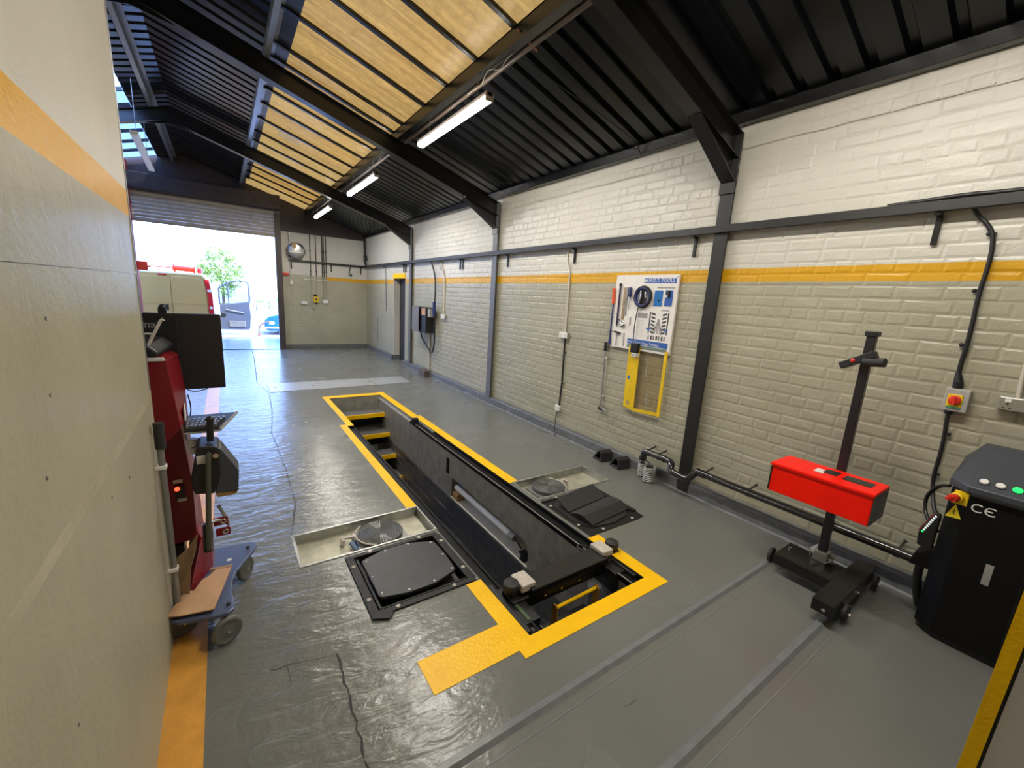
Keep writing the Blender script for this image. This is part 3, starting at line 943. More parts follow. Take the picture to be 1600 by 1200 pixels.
# wall control box further on
wbx = thing('wall_cabinet', 'dark steel control box on the brick wall with trailing cable', 'cabinet', (XW, 8.2, .9))
part('box', MB().box(XW - .20, XW, 7.72, 8.42, .905, 1.40), 'black', wbx, .004)
part('door', MB().hexa([(XW - .20, 8.42, .905), (XW - .21, 8.42, .905), (XW - .245, 7.98, .905), (XW - .235, 7.98, .905), (XW - .20, 8.42, 1.40), (XW - .21, 8.42, 1.40), (XW - .245, 7.98, 1.40), (XW - .235, 7.98, 1.40)]), 'shade', wbx)
part('warning_label', MB().box(XW - .203, XW - .199, 7.74, 7.93, 1.25, 1.38), 'card', wbx)
part('control_module', MB().box(XW - .16, XW - .05, 7.62, 7.72, 1.22, 1.38), 'box_grey', wbx, .004)
cb = thing('hanging_cable', 'black cable with inline plug looping beneath the dark wall control box', 'cable', (XC, 7.7, .9))
part('cable', MB().tube([(3.38, 7.80, 2.28), (3.40, 7.66, 2.05), (3.38, 7.57, 1.75), (3.36, 7.56, 1.5), (3.36, 7.56, 1.25), (3.37, 7.55, 1.0), (3.38, 7.56, .75), (3.38, 7.63, .56), (3.38, 7.70, .50), (3.38, 7.80, .56), (3.37, 7.95, .64), (3.36, 8.15, .76), (3.36, 8.25, .91)], .016, 8, 2), 'black', cb)
part('plug', MB().cyl((3.36, 7.57, 1.52), (3.36, 7.565, 1.25), .034, 12), 'navy', cb)
socket('double_socket', 'white double socket beside the dark wall control box', 7.28, 1.26, .16, .08)
solo('conduit', MB().tube([(XW - .014, 7.46, 2.28), (XW - .014, 7.42, 2.15), (XW - .014, 7.32, 2.02), (XW - .014, 7.30, 1.9), (XW - .014, 7.285, 1.30)], .014, 8), 'cream_pvc', 'cream conduit dropping from the rail to the socket by the control box', 'conduit')
solo('drop_pipe', MB().tube([(XW - .02, 7.95, .90), (XW - .02, 7.94, .5), (XW - .02, 7.92, .13)], .02, 8), 'cream_pvc', 'pale pipe running down beneath the dark control box to the floor box', 'pipe')
solo('floor_box', MB().box(3.28, 3.45, 7.80, 8.12, 0, .125), mat('brown floor box', (.10, .075, .06), .5), 'brown box on the floor beneath the dark wall control box', 'box', bevel=.008)
pc = thing('pull_switch', 'thin dark conduit with small switch beside the yellow lintel doorway', 'switch', (XW, 10.76, 1.2))
part('conduit', MB().tube([(XW - .012, 10.80, 2.28), (XW - .012, 10.77, 2.2), (XW - .012, 10.75, 1.28)], .011, 6), 'shade', pc)
part('switch_box', MB().box(XW - .04, XW, 10.70, 10.79, 1.18, 1.27), 'box_grey', pc, .005)
solo('wall_strip', MB().box(XW - .014, XW, 11.49, 11.515, .33, .96), 'shade', 'short thin grey strip on the wall near the far corner', 'strip')
solo('corner_conduit', MB().tube([(3.40, 12.56, 3.04), (3.41, 12.56, 2.7), (3.40, 12.56, 2.5), (3.43, 12.55, 2.42), (3.44, 12.52, 2.33)], .03, 8, 1).tube([(3.44, 12.5, 2.62), (3.42, 12.42, 2.56), (3.43, 12.40, 2.48)], .02, 6, 1), 'steel_blk', 'dark conduit bunch dropping down the far corner to the rail', 'conduit')

# --- tool board
BX = XW - .03
tb = thing('tool_board', 'white tool board on brick wall with blue title and tyre tread chart', 'board', (XW, 2.72, 1.22))
part('board', MB().box(BX, XW - .004, 2.345, 3.085, 1.225, 1.968), 'board', tb, .003)
def bp(u, v):     # board place: u across 0..1 from the socket side, v up 0..1
    return 3.085 - .74 * u, 1.225 + .743 * v
def print_box(name, u0, u1, v0, v1, m, d=.001, parent=None):
    a, b = bp(u0, v0), bp(u1, v1)
    return part(name, MB().box(BX - d, BX + .0005, a[0], b[0], a[1], b[1]), m, parent or tb)
title = print_box('title', .485, .972, .895, .955, 'blue')
y_, z_ = bp(.555, .907)
text('lettering', 'M.O.T. TOOLS', .049, (BX - .0015, y_, z_), (0, -1, 0), (0, 0, 1), 'white', title, sx=.93)
print_box('emblem', .495, .535, .908, .943, 'white', .0014, title)
print_box('subtitle', .70, .965, .83, .845, 'grey_print')
print_box('info_panel', .44, .60, .44, .51, 'grey_print')
for k in range(9):
    print_box('info_line', .46, .46 + .115 * random.uniform(.8, 1), .405 - k * .026, .413 - k * .026, 'pale_print')
chart = print_box('tread_chart', .63, .935, .245, .53, 'board', .0009)
for sgn in (-1, 1):
    cx = .782
    rail_u = cx + sgn * .138
    print_box('tread_bar', rail_u - .010, rail_u + .010, .25, .53, 'dark_print', .0013, chart)
    for k in range(6):
        v0 = .255 + k * .047
        u0, u1 = sorted((cx + sgn * .055, cx + sgn * .115))
        a, b = bp(u0, v0), bp(u1, v0 + .026)
        sl = .010 * sgn
        part('tread_block', MB().prism([(BX - .0013, a[0], a[1] - sl * .6), (BX - .0013, b[0], a[1] + sl * .6), (BX - .0013, b[0], b[1] + sl * .6), (BX - .0013, a[0], b[1] - sl * .6)], [(BX, a[0], a[1] - sl * .6), (BX, b[0], a[1] + sl * .6), (BX, b[0], b[1] + sl * .6), (BX, a[0], b[1] - sl * .6)]), 'dark_print', chart)
    for k in range(3):
        u0 = cx + sgn * (.008 + k * .017)
        top = .44 - k * .05
        p, q = bp(u0, top), bp(u0 + sgn * .015 * (k + .3), .25)
        part('tread_block', MB().bar((BX - .0007, p[0], p[1]), (BX - .0007, q[0], q[1]), .008, .0014, (1, 0, 0)), 'dark_print', chart)
print_box('chart_heading', .80, .92, .548, .562, 'grey_print')
for u in (.635, .90):
    print_box('blue_mark', u - .03, u + .035, .295, .32, 'blue', .0016)
for k in range(7):
    u = .645 + k * .041
    print_box('tread_sample', u, u + (.026 if k % 2 else .016), .17, .225 , 'dark_print')
banner = print_box('banner', .315, .965, .078, .148, 'blue')
y_, z_ = bp(.335, .092)
text('lettering', 'M.O.T. Tyre Damage Template', .036, (BX - .0015, y_, z_), (0, -1, 0), (0, 0, 1), 'white', banner, sx=.80)
print_box('green_band', .315, .96, .028, .072, mat('grey green band', (.16, .22, .18), .5), .001)
for u, v in ((.02, .97), (.02, .02), (.98, .97), (.98, .03)):
    y_, z_ = bp(u, v)
    part('screw', MB().cyl((BX - .003, y_, z_), (BX, y_, z_), .006, 8), 'shade', tb)

def tool(name, label, cat, u, v):
    y_, z_ = bp(u, v)
    return thing(name, label, cat, (BX - .01, y_, z_), None)
def P3(u, v, d=.014):
    y_, z_ = bp(u, v)
    return (BX - d, y_, z_)
t = tool('pry_bar', 'long blue steel bar with orange handle at the edge of the tool board', 'bar', .0, .1)
part('handle', MB().tube([P3(-.015, .82), P3(-.010, .78), P3(.000, .64), P3(.003, .61)], .017, 8), mat('orange grip', (.80, .10, .02), .4), t)
part('shaft', MB().tube([P3(.003, .61), P3(.003, .15)], .008, 8), 'navy', t)
part('blade', MB().plate_x([bp(-.005, .16), bp(.012, .16), bp(.035, .035), bp(-.02, .035)], BX - .016, BX - .010), 'navy', t)
part('hook', MB().box(BX - .02, BX, bp(.003, .22)[0] - .012, bp(.003, .22)[0] + .012, bp(.003, .22)[1] - .004, bp(.003, .22)[1] + .004), 'black', t)
t = tool('check_bar', 'slim dark purple bar hung beside the orange handled bar', 'bar', .1, .35)
part('shaft', MB().tube([P3(.10, .88), P3(.105, .32)], .009, 8), mat('dark purple steel', (.05, .035, .10), .35, .3), t)
part('tip', MB().cyl(P3(.105, .36), P3(.105, .29), .012, 8, .004), 'black', t)
part('head', MB().ball(P3(.10, .87), .016, 6), 'black', t)
part('hook', MB().cyl(P3(.10, .79, .018), P3(.10, .79, 0), .012, 8), 'chrome', t)
t = tool('wooden_rule', 'tan wooden rule hanging at the middle of the tool row', 'rule', .2, .45)
part('rule', MB().box(BX - .012, BX, bp(.165, 0)[0], bp(.205, 0)[0], bp(0, .40)[1], bp(0, .835)[1]), 'tan', t, .002)
part('rule_edge', MB().box(BX - .013, BX, bp(.212, 0)[0], bp(.235, 0)[0], bp(0, .46)[1], bp(0, .84)[1]), 'zinc', t, .001)
part('hook', MB().ball(P3(.20, .56, .016), .009, 5), 'chrome', t)
t = tool('screwdriver', 'screwdriver with dark blue handle on the tool board', 'screwdriver', .29, .55)
part('handle', MB().lathe(P3(.285, .84), (0, 0, -1), [(.0, 0), (.014, .004), (.018, .02), (.016, .06), (.018, .085), (.010, .10)], 12), 'navy', t)
part('ferrule', MB().cyl(P3(.285, .71), P3(.285, .69), .011, 10), 'chrome', t)
part('blade', MB().cyl(P3(.285, .69), P3(.285, .545), .0045, 8), 'chrome', t)
t = tool('tyre_hose_reel', 'round coil of black and blue air hose on the tool board', 'hose', .53, .5)
yc, zc = bp(.505, .715)
for k, (rr, m_) in enumerate(((.098, 'rubber'), (.087, 'rubber'), (.076, 'navy'), (.094, 'rubber'), (.082, 'navy'))):
    pts = [(BX - .014 - .014 * (k // 3), yc + rr * math.cos(a) , zc + rr * math.sin(a) * 1.04) for a in [2 * math.pi * i / 28 for i in range(29)]]
    part('hose_coil', MB().tube(pts, .0085, 6), m_, t)
part('bracket', MB().box(BX - .012, BX, yc - .035, yc + .035, zc - .07, zc + .07), 'rubber', t, .006)
part('gun', MB().tube([(BX - .03, yc + .03, zc - .06), (BX - .03, yc + .01, zc + .0), (BX - .03, yc + .015, zc + .06)], .011, 8, 1).tube([(BX - .03, yc - .05, zc - .01), (BX - .03, yc - .035, zc + .05)], .012, 8), 'chrome', t)
part('drop_hose', MB().tube([(BX - .02, yc + .035, zc - .09), (BX - .022, yc + .05, zc - .2), (BX - .022, yc + .055, zc - .36), (BX - .025, yc + .045, zc - .44)], .005, 6, 1), 'black', t)
part('inflator', MB().box(BX - .065, BX - .012, 2.672, 2.752, 1.205, 1.300), 'black', t, .006)
part('gauge_face', MB().box(BX - .060, BX - .010, 2.674, 2.735, 1.160, 1.205).box(BX - .066, BX - .060, 2.680, 2.725, 1.165, 1.20), 'white', t, .003)
part('gauge_needle', MB().bar((BX - .067, 2.715, 1.17), (BX - .067, 2.695, 1.195), .006, .002, (1, 0, 0)), 'blue', t)
t = tool('blue_card', 'plain bright blue card tile on the tool board', 'card', .72, .62)
a, b = bp(.675, .605), bp(.80, .805)
part('card', MB().box(BX - .006, BX, a[0], b[0], a[1], b[1]), 'blue2', t, .004)
part('pin', MB().ball(((BX - .008), (a[0] + b[0]) / 2 - .01, (a[1] + b[1]) / 2 - .02), .010, 5), 'black', t)
t = tool('depth_gauge', 'blue blister pack with black tread gauge beside the blue card', 'gauge', .88, .62)
a, b = bp(.835, .61), bp(.945, .81)
part('card', MB().box(BX - .006, BX, a[0], b[0], a[1], b[1]), 'blue', t, .003)
part('gauge', MB().box(BX - .024, BX - .005, a[0] - .018, b[0] + .025, a[1] + .085, b[1] - .004), 'black', t, .005)
part('dial', MB().cyl((BX - .03, a[0] - .03, a[1] + .09), (BX - .02, a[0] - .03, a[1] + .09), .012, 12), 'white', t)
t = tool('tape_measure', 'small white and chrome tape measure on the tool board', 'tape measure', .2, .33)
yc, zc = bp(.205, .335)
part('case', MB().lathe((BX, yc, zc), (-1, 0, 0), [(.030, 0), (.034, .006), (.034, .018), (.028, .024), (0, .025)], 18), 'chrome', t)
part('label_disc', MB().cyl((BX - .024, yc, zc), (BX - .027, yc, zc), .018, 16), 'white', t)
part('lanyard', MB().tube([(BX - .012, yc + .02, zc + .02), (BX - .012, yc + .05, zc + .045), (BX - .012, yc + .075, zc + .04)], .004, 6, 1), 'black', t)
t = tool('tee_handle', 'steel T handle tool with black grip low on the board', 'tool', .1, .05)
part('grip', MB().cyl(P3(.075, .222), P3(.185, .205), .010, 10), 'black', t)
part('shaft', MB().cyl(P3(.128, .215), P3(.128, .035), .006, 8), 'zinc', t)
t = tool('steel_rule', 'thin grey steel probe at the bottom of the tool board', 'probe', .25, .05)
part('shaft', MB().bar(P3(.245, .215, .004), P3(.252, .03, .004), .012, .006, (1, 0, 0)), 'zinc', t)
t = tool('small_probe', 'short grey steel probe below the blue handled screwdriver', 'probe', .31, .37)
part('shaft', MB().bar(P3(.325, .435, .004), P3(.325, .325, .004), .014, .006, (1, 0, 0)), 'zinc', t)

# --- bar with black handle and the yellow template
t = thing('wheel_bar', 'long steel bar with black grip hung on brick beside the tool board', 'bar', (XW - .03, 3.13, .5))
part('shaft', MB().tube([(XW - .03, 3.138, 1.18), (XW - .03, 3.122, .535)], .0105, 8), 'alu', t)
part('grip', MB().tube([(XW - .03, 3.141, 1.262), (XW - .03, 3.139, 1.165)], .019, 10), 'rubber', t)
part('foot', MB().bar((XW - .03, 3.13, .537), (XW - .05, 3.005, .507), .02, .012), 'alu', t)
part('foot_pad', MB().box(XW - .045, XW - .01, 3.105, 3.145, .50, .535), 'rubber', t, .003)
for zz in (1.09, .66):
    part('hook', MB().box(XW - .04, XW, 3.095, 3.13, zz - .006, zz + .006), 'cream_pvc', t, .002)
t = thing('damage_template', 'yellow edged clear template sheet hanging below the tool board', 'template', (XW - .03, 2.58, .6))
xt = BX - .004
part('left_strip', MB().plate_x([(2.812, 1.265), (2.672, 1.265), (2.668, .604), (2.802, .628)], xt - .008, xt), 'tmpl', t, .001)
part('side_bar', MB().plate_x([(2.384, 1.258), (2.352, 1.258), (2.353, .622), (2.385, .622)], xt - .010, xt), 'tmpl', t, .001)
part('bottom_bar', MB().plate_x([(2.670, .636), (2.385, .655), (2.385, .624), (2.668, .604)], xt - .006, xt), 'tmpl', t)
part('clear_sheet', MB().plate_x([(2.68, 1.225), (2.375, 1.225), (2.38, .64), (2.675, .62)], xt - .003, xt - .001), 'acrylic', t)
part('hole_ring', MB().lathe((xt - .0085, 2.746, .676), (-1, 0, 0), [(.020, 0), (.020, .002), (.013, .002), (.013, 0)], 18), mat('brown ring', (.25, .14, .07), .5), t)
part('hole', MB().cyl((xt - .009, 2.746, .676), (xt - .008, 2.746, .676), .013, 14), 'block', t)
part('blue_label', MB().box(xt - .0095, xt - .008, 2.755, 2.785, .925, .96), 'blue2', t)
for zz in (1.02, .90, .80):
    part('scale_mark', MB().box(xt - .0092, xt - .008, 2.72, 2.74, zz, zz + .012), mat('ochre print', (.45, .30, .02), .5), t)
for yy in (2.575, 2.53):
    part('gauge_line', MB().box(xt - .0035, xt - .003, yy - .008, yy + .004, .66 if yy < 2.55 else .98, .86 if yy < 2.55 else 1.16), 'grey_print', t)

# --- black pipe along the wall
pp = thing('exhaust_pipe', 'glossy black pipe run along the foot of the brick wall with bends', 'pipe', (3.3, 1.4, .2))
R_P = .030
xp, zp = 3.325, .275
part('straight_run', MB().tube([(xp, 1.80, zp), (xp, .36, zp)], R_P, 14), 'gloss_blk', pp)
part('column_bend', MB().tube([(xp, 1.80, zp), (xp, 1.825, zp), (3.31, 1.85, zp - .01), (3.275, 1.875, zp - .06), (3.265, 1.90, .198), (3.265, 1.95, .20), (3.265, 2.02, .205), (3.27, 2.06, .215), (3.29, 2.075, .25), (xp, 2.10, zp), (xp, 2.20, zp)], R_P, 14, 2), 'gloss_blk', pp)
part('end_elbow', MB().tube([(xp, 2.18, zp), (xp, 2.34, zp), (xp, 2.40, zp), (xp, 2.41, zp - .05), (xp, 2.41, zp - .085)], R_P, 14, 2), 'gloss_blk', pp)
for (ya, yb) in ((1.845, 1.825), (2.185, 2.165), (1.80, 1.785)):
    part('collar', MB().cyl((xp, ya, zp), (xp, yb, zp), R_P + .006, 16), 'gloss_blk', pp)
part('collar', MB().cyl((xp, 2.41, zp - .06), (xp, 2.41, zp - .095), R_P + .006, 16), 'gloss_blk', pp)
for yy in (2.36, 2.235, 1.77, 1.40, .50):
    part('wall_clip', MB().cyl((xp, yy, zp + .025), (XW - .02, yy, zp + .04), .008, 8).ball((XW - .022, yy, zp + .042), .012, 6).cyl((xp, yy - .012, zp), (xp, yy + .012, zp), R_P + .004, 14), 'gloss_blk', pp)
for k, (xx, yy, hh, rr) in enumerate(((3.340, 2.420, .150, .036), (3.300, 2.300, .160, .052))):
    pts = []
    turns = 8
    for i in range(turns * 14 + 1):
        a = 2 * math.pi * i / 14
        pts.append((xx + rr * math.cos(a), yy + rr * math.sin(a), .006 + (hh - .012) * i / (turns * 14)))
    mb = MB().tube(pts, .0056, 6)
    t = thing('steel_spring', ['narrow silver coil spring on the floor under the pipe elbow', 'wider silver coil spring standing next to the narrow one by the wall'][k], 'spring', (xx, yy, 0))
    part('coil', mb, mat('spring steel %d' % k, (.50, .50, .47), .42, .5, vary=.1), t)
    part('core', MB().cyl((xx, yy, .002), (xx, yy, hh), rr * .62, 12), 'black', t)
    part('tail_wire', MB().tube([(xx, yy, hh - .01), (xx + .004, yy + .01, hh + .03), (3.325, 2.405, .19)], .006, 6, 1), 'black', t)
    if k:
        part('foot_plate', MB().box(xx + .02, xx + .075, yy - .055, yy - .03, 0, .012), 'zinc', t, .003)

# --- wheel chocks
def chock(name, label, cx_, cy_, ang):
    t = thing(name, label, 'chock', (0, 0, 0))
    ca, sa = math.cos(ang), math.sin(ang)
    def T(p):
        return (cx_ + p[0] * ca - p[1] * sa, cy_ + p[0] * sa + p[1] * ca, p[2])
    prof = [(-.085, 0), (.075, 0), (.06, .10), (.03, .125), (.005, .12)]
    inner = [(-.035, .018), (.045, .018), (.038, .075), (.012, .085)]
    mb = MB()
    wd = .075
    outer = [T((x, -wd, z)) for x, z in prof], [T((x, wd, z)) for x, z in prof]
    # frame-like wedge: five walls round an open centre
    n = len(prof)
    def inset(i):
        cxp = sum(p[0] for p in prof) / n; czp = sum(p[1] for p in prof) / n
        return (prof[i][0] + (cxp - prof[i][0]) * .34, prof[i][1] + (czp - prof[i][1]) * .34)
    ins = [inset(i) for i in range(n)]
    vs = [T((x, -wd, z)) for x, z in prof] + [T((x, -wd, z)) for x, z in ins] + [T((x, wd, z)) for x, z in prof] + [T((x, wd, z)) for x, z in ins]
    fs = []
    for i in range(n):
        j = (i + 1) % n
        fs += [(i, j, n + j, n + i), (2 * n + i, 3 * n + i, 3 * n + j, 2 * n + j), (i, 2 * n + i, 2 * n + j, j), (n + i, n + j, 3 * n + j, 3 * n + i)]
    mb.add(vs, fs)
    part('wedge', mb, 'rubber', t, .004)
    rb = MB()
    part('web', MB().prism([T((x, .05, z)) for x, z in ins], [T((x, .058, z)) for x, z in ins]), 'black', t)
    return t
chock('wheel_chock', 'black rubber wheel chock by the wall, the one further from the pipe', 3.315, 2.915, -1.72)
chock('wheel_chock', 'black rubber wheel chock by the wall, nearer the coil springs', 3.325, 2.685, -1.72)

# ================================================================== INSPECTION PIT
pit = thing('inspection_pit', 'black lined inspection pit edged with yellow lines and yellow nosed steps', 'pit', (1.6, 4, -1.5))
ZB = -1.55
WX0, WX1 = 1.245, 1.985    # pit walls below the rail ledges
pw = MB()
pw.box(WX0 - .06, WX0, PY0 - .1, QY1 + .1, ZB, -.047)
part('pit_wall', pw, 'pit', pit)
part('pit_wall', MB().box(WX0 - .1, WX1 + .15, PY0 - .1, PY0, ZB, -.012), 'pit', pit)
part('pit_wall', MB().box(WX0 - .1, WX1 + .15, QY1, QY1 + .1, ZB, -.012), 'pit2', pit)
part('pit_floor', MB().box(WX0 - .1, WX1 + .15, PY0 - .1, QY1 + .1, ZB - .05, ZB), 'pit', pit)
# wall side: backing with the lamp niche left open
NY0, NY1, NZ0, NZ1 = 2.44, 3.89, -.565, -.335
pw = MB()
for y0, y1, z0, z1 in ((PY0 - .1, NY0, ZB, -.047), (NY1, QY1 + .1, ZB, -.047), (NY0, NY1, ZB, NZ0), (NY0, NY1, NZ1, -.047)):
    pw.box(WX1 + .008, WX1 + (.25 if z1 < -.1 else .095), y0, y1, z0, z1)
pw.box(WX1 + .13, WX1 + .25, NY0, NY1, NZ0, NZ1)
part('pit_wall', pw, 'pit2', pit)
# painted blocks of the wall side
bh, bl = .1035, .44
r_ = 0
z = -.05
while z - bh > ZB:
    y = PY0 + (0 if r_ % 2 else -.22)
    while y < QY1:
        y0, y1 = max(y, PY0), min(y + bl - .003, QY1)
        z0, z1 = z - bh + .0025, z
        if y1 - y0 > .04 and not (y1 > NY0 and y0 < NY1 and z1 > NZ0 and z0 < NZ1) and z > -1.25:
            d = random.uniform(0, .003)
            part('block', MB().box(WX1 - d, WX1 + .01, y0, y1, z0, z1), 'pit2', pit)
        elif y1 - y0 > .04 and (y1 > NY0 and y0 < NY1 and z1 > NZ0 and z0 < NZ1):
            for a, b in ((y0, min(y1, NY0)), (max(y0, NY1), y1)):
                if b - a > .03:
                    part('block', MB().box(WX1, WX1 + .01, a, b, z0, z1), 'pit2', pit)
        y += bl
    z -= bh; r_ += 1
# recessed shelf panel above the niche and the steel sill
part('niche_lintel', MB().box(WX1 - .003, WX1 + .01, 2.30, 3.99, -.335, -.310).box(WX1 - .001, WX1 + .01, 2.3, 3.99, -.31, -.15), 'pit2', pit, .003)
part('niche_sill', MB().box(WX1 - .008, WX1 + .13, NY0, NY1, NZ0 - .012, NZ0 + .004), mat('bare sill', (.55, .54, .50), .4, 0), pit, .002)
part('rail_post', MB().box(WX1 - .01, WX1 + .05, 3.96, 4.02, -.32, -.14), 'steel_blk', pit, .003)
# far section cheeks
part('pit_wall', MB().box(QX0 - .1, QX0, PY1, QY1, -.5, -.012).box(QX1, QX1 + .1, PY1, QY1, -.05, -.012).box(PX0 - .05, QX0, PY1, PY1 + .05, -.3, -.012), 'pit2', pit)
# steel ledges that carry the jacking beam
part('beam_track', MB().box(WX1 - .004, PX1, PY0, PY1, -.046, -.036).box(PX1 - .008, PX1, PY0, PY1, -.04, -.002).box(WX1 - .012, WX1 + .004, PY0, PY1, -.06, -.022), 'track', pit)
part('beam_track', MB().box(PX0, WX0 + .004, PY0, PY1, -.046, -.036).box(PX0, PX0 + .008, PY0, PY1, -.04, -.002).box(WX0 - .004, WX0 + .012, PY0, PY1, -.06, -.026), 'track', pit)
part('track_edge', MB().box(WX1 - .0135, WX1 - .005, PY0, 5.0, -.024, -.0205), 'zinc', pit)
part('end_stop', MB().box(1.945, 2.02, 4.96, 5.02, -.03, .055), 'black', pit, .006)
part('safety_label', MB().box(PX1 - .010, PX1 - .0078, 4.55, 5.12, -.024, -.004), 'white', pit)
# steps
for k, (yf, zt_) in enumerate(((6.26, -.205), (6.01, -.455), (5.71, -.695), (5.45, -.945), (5.18, -1.20))):
    st = part('step', MB().box(WX0, WX1 - .002, yf + .012, yf + .265, zt_ - .045, zt_), 'tread', pit, .004)
    part('step_nosing', MB().box(WX0, WX1 - .002, yf - .004, yf + .016, zt_ - .062, zt_ + .002), 'line', st, .004)
    part('step_riser', MB().box(WX0, WX1 - .002, yf + .24, yf + .26, zt_ - .25, zt_ - .05), 'pit', st)

# lamp lying in the niche
pt = thing('pit_lamp_tube', 'white lamp tube lying in the pit wall niche', 'lamp', (WX1 + .04, 3.2, -.45))
part('tube', MB().cyl((WX1 + .045, 2.78, -.45), (WX1 + .05, 3.86, -.45), .030, 14), mat('lamp tube white', (.92, .90, .84), .35, vary=.02), pt)
part('end_cap', MB().cyl((WX1 + .045, 2.70, -.45), (WX1 + .045, 2.78, -.45), .033, 14), 'box_grey', pt)
part('lead', MB().tube([(WX1 + .045, 2.70, -.45), (WX1 + .04, 2.64, -.46), (WX1 + .05, 2.6, -.5)], .008, 6, 1), 'black', pt)
solo('timber_block', MB().box(WX1 - .004, WX1 + .09, 3.74, 3.85, -.5605, -.485), 'wood', 'small raw timber block at the far end of the niche', 'block', bevel=.004)
ps = thing('pit_socket', 'black cable connector at the near end of the pit niche', 'connector', (WX1 + .03, 2.53, -.56))
part('body', MB().box(WX1 + .0, WX1 + .07, 2.50, 2.58, -.5605, -.49), 'black', ps, .005)
part('face', MB().box(WX1 - .003, WX1 + .002, 2.545, 2.575, -.545, -.505), 'block', ps)

# jacking beam across the near end
jk = thing('jacking_beam', 'black jacking beam spanning the near end of the pit', 'jack', (1.65, 1.65, 0))
part('beam', MB().box(1.34, 1.96, 1.578, 1.722, .008, .050), 'steel_blk', jk, .006)
part('lower_bar', MB().box(1.22, 2.02, 1.615, 1.645, -.09, -.06).box(1.22, 2.02, 1.60, 1.70, -.05, .0), 'black', jk, .004)
part('carriage', MB().box(1.205, 1.31, 1.46, 1.76, -.16, -.02).box(1.95, 2.04, 1.50, 1.76, -.16, -.02), 'black', jk, .006)
part('side_plate', MB().box(1.175, 1.20, 1.40, 1.80, -.20, -.005), 'black', jk, .004)
part('side_plate', MB().box(2.03, 2.05, 1.42, 1.80, -.20, -.005), 'black', jk, .004)
for xx, yp, lift in ((1.250, 1.668, .024), (2.112, 1.692, .004)):
    part('arm', MB().box(min(xx, 1.34) - .03 if xx < 2 else 1.95, 1.36 if xx < 2 else xx + .03, 1.64, 1.715, -.02, .008), 'black', jk, .004)
    pd = part('jack_pad', MB().lathe((xx, yp, lift), (0, 0, 1), [(.036, 0), (.046, .008), (.047, .040), (.045, .050), (.043, .054), (.036, .052), (.033, .055), (.025, .053), (.022, .056), (.013, .054), (.010, .057), (0, .057)], 24), 'rubber', jk)
    part('pad_stem', MB().cyl((xx, yp, -.02), (xx, yp, lift + .006), .028, 14), 'black', pd)
for x0 in (1.288, 1.938):
    part('side_block', MB().box(x0, x0 + .095, 1.608, 1.732, .028 if x0 < 1.5 else .03, .073), 'block', jk, .006)
for xx, yy, zz in ((1.45, 1.600, -.035), (1.58, 1.600, -.035), (1.72, 1.600, -.035), (1.90, 1.600, -.035)):
    part('bolt', MB().cyl((xx, yy + .004, zz), (xx, yy - .006, zz), .009, 8), 'chrome', jk)
part('hydraulic_hose', MB().tube([(1.93, 1.74, .01), (1.90, 1.80, .005), (1.95, 1.86, -.01), (2.0, 1.82, -.02)], .008, 6, 2), 'black', jk)
part('guide_wheel', MB().cyl((1.225, 1.43, -.06), (1.245, 1.43, -.06), .028, 16), 'chrome', jk)
part('guide_wheel', MB().cyl((1.19, 1.79, -.03), (1.21, 1.79, -.03), .018, 14), 'chrome', jk)
part('status_strip', MB().box(1.232, 1.252, 1.47, 1.60, -.020, -.014), mat('dull green circuit', (.06, .10, .05), .4), jk)
ph = thing('pump_handle', 'yellow handle bar below the beam in the near pit opening', 'handle', (1.7, 1.52, -.3))
part('grip_bar', MB().cyl((1.50, 1.545, -.105), (1.832, 1.552, -.105), .011, 12), 'line', ph)
for xx in (1.497, 1.836):
    part('side_plate', MB().prism([(xx - .005, 1.525, -.32), (xx - .005, 1.575, -.32), (xx - .005, 1.572, -.098), (xx - .005, 1.56, -.086), (xx - .005, 1.54, -.086), (xx - .005, 1.528, -.098)],
                                  [(xx + .005, 1.525, -.32), (xx + .005, 1.575, -.32), (xx + .005, 1.572, -.098), (xx + .005, 1.56, -.086), (xx + .005, 1.54, -.086), (xx + .005, 1.528, -.098)]), mat('brown yellow paint', (.42, .20, .03), .4), ph)
part('pump_body', MB().box(1.48, 1.86, 1.5, 1.66, -.46, -.30), 'steel_blk', ph, .01)
part('cylinder', MB().cyl((1.9, 1.62, -.45), (1.9, 1.62, -.16), .045, 16), 'shade', ph)

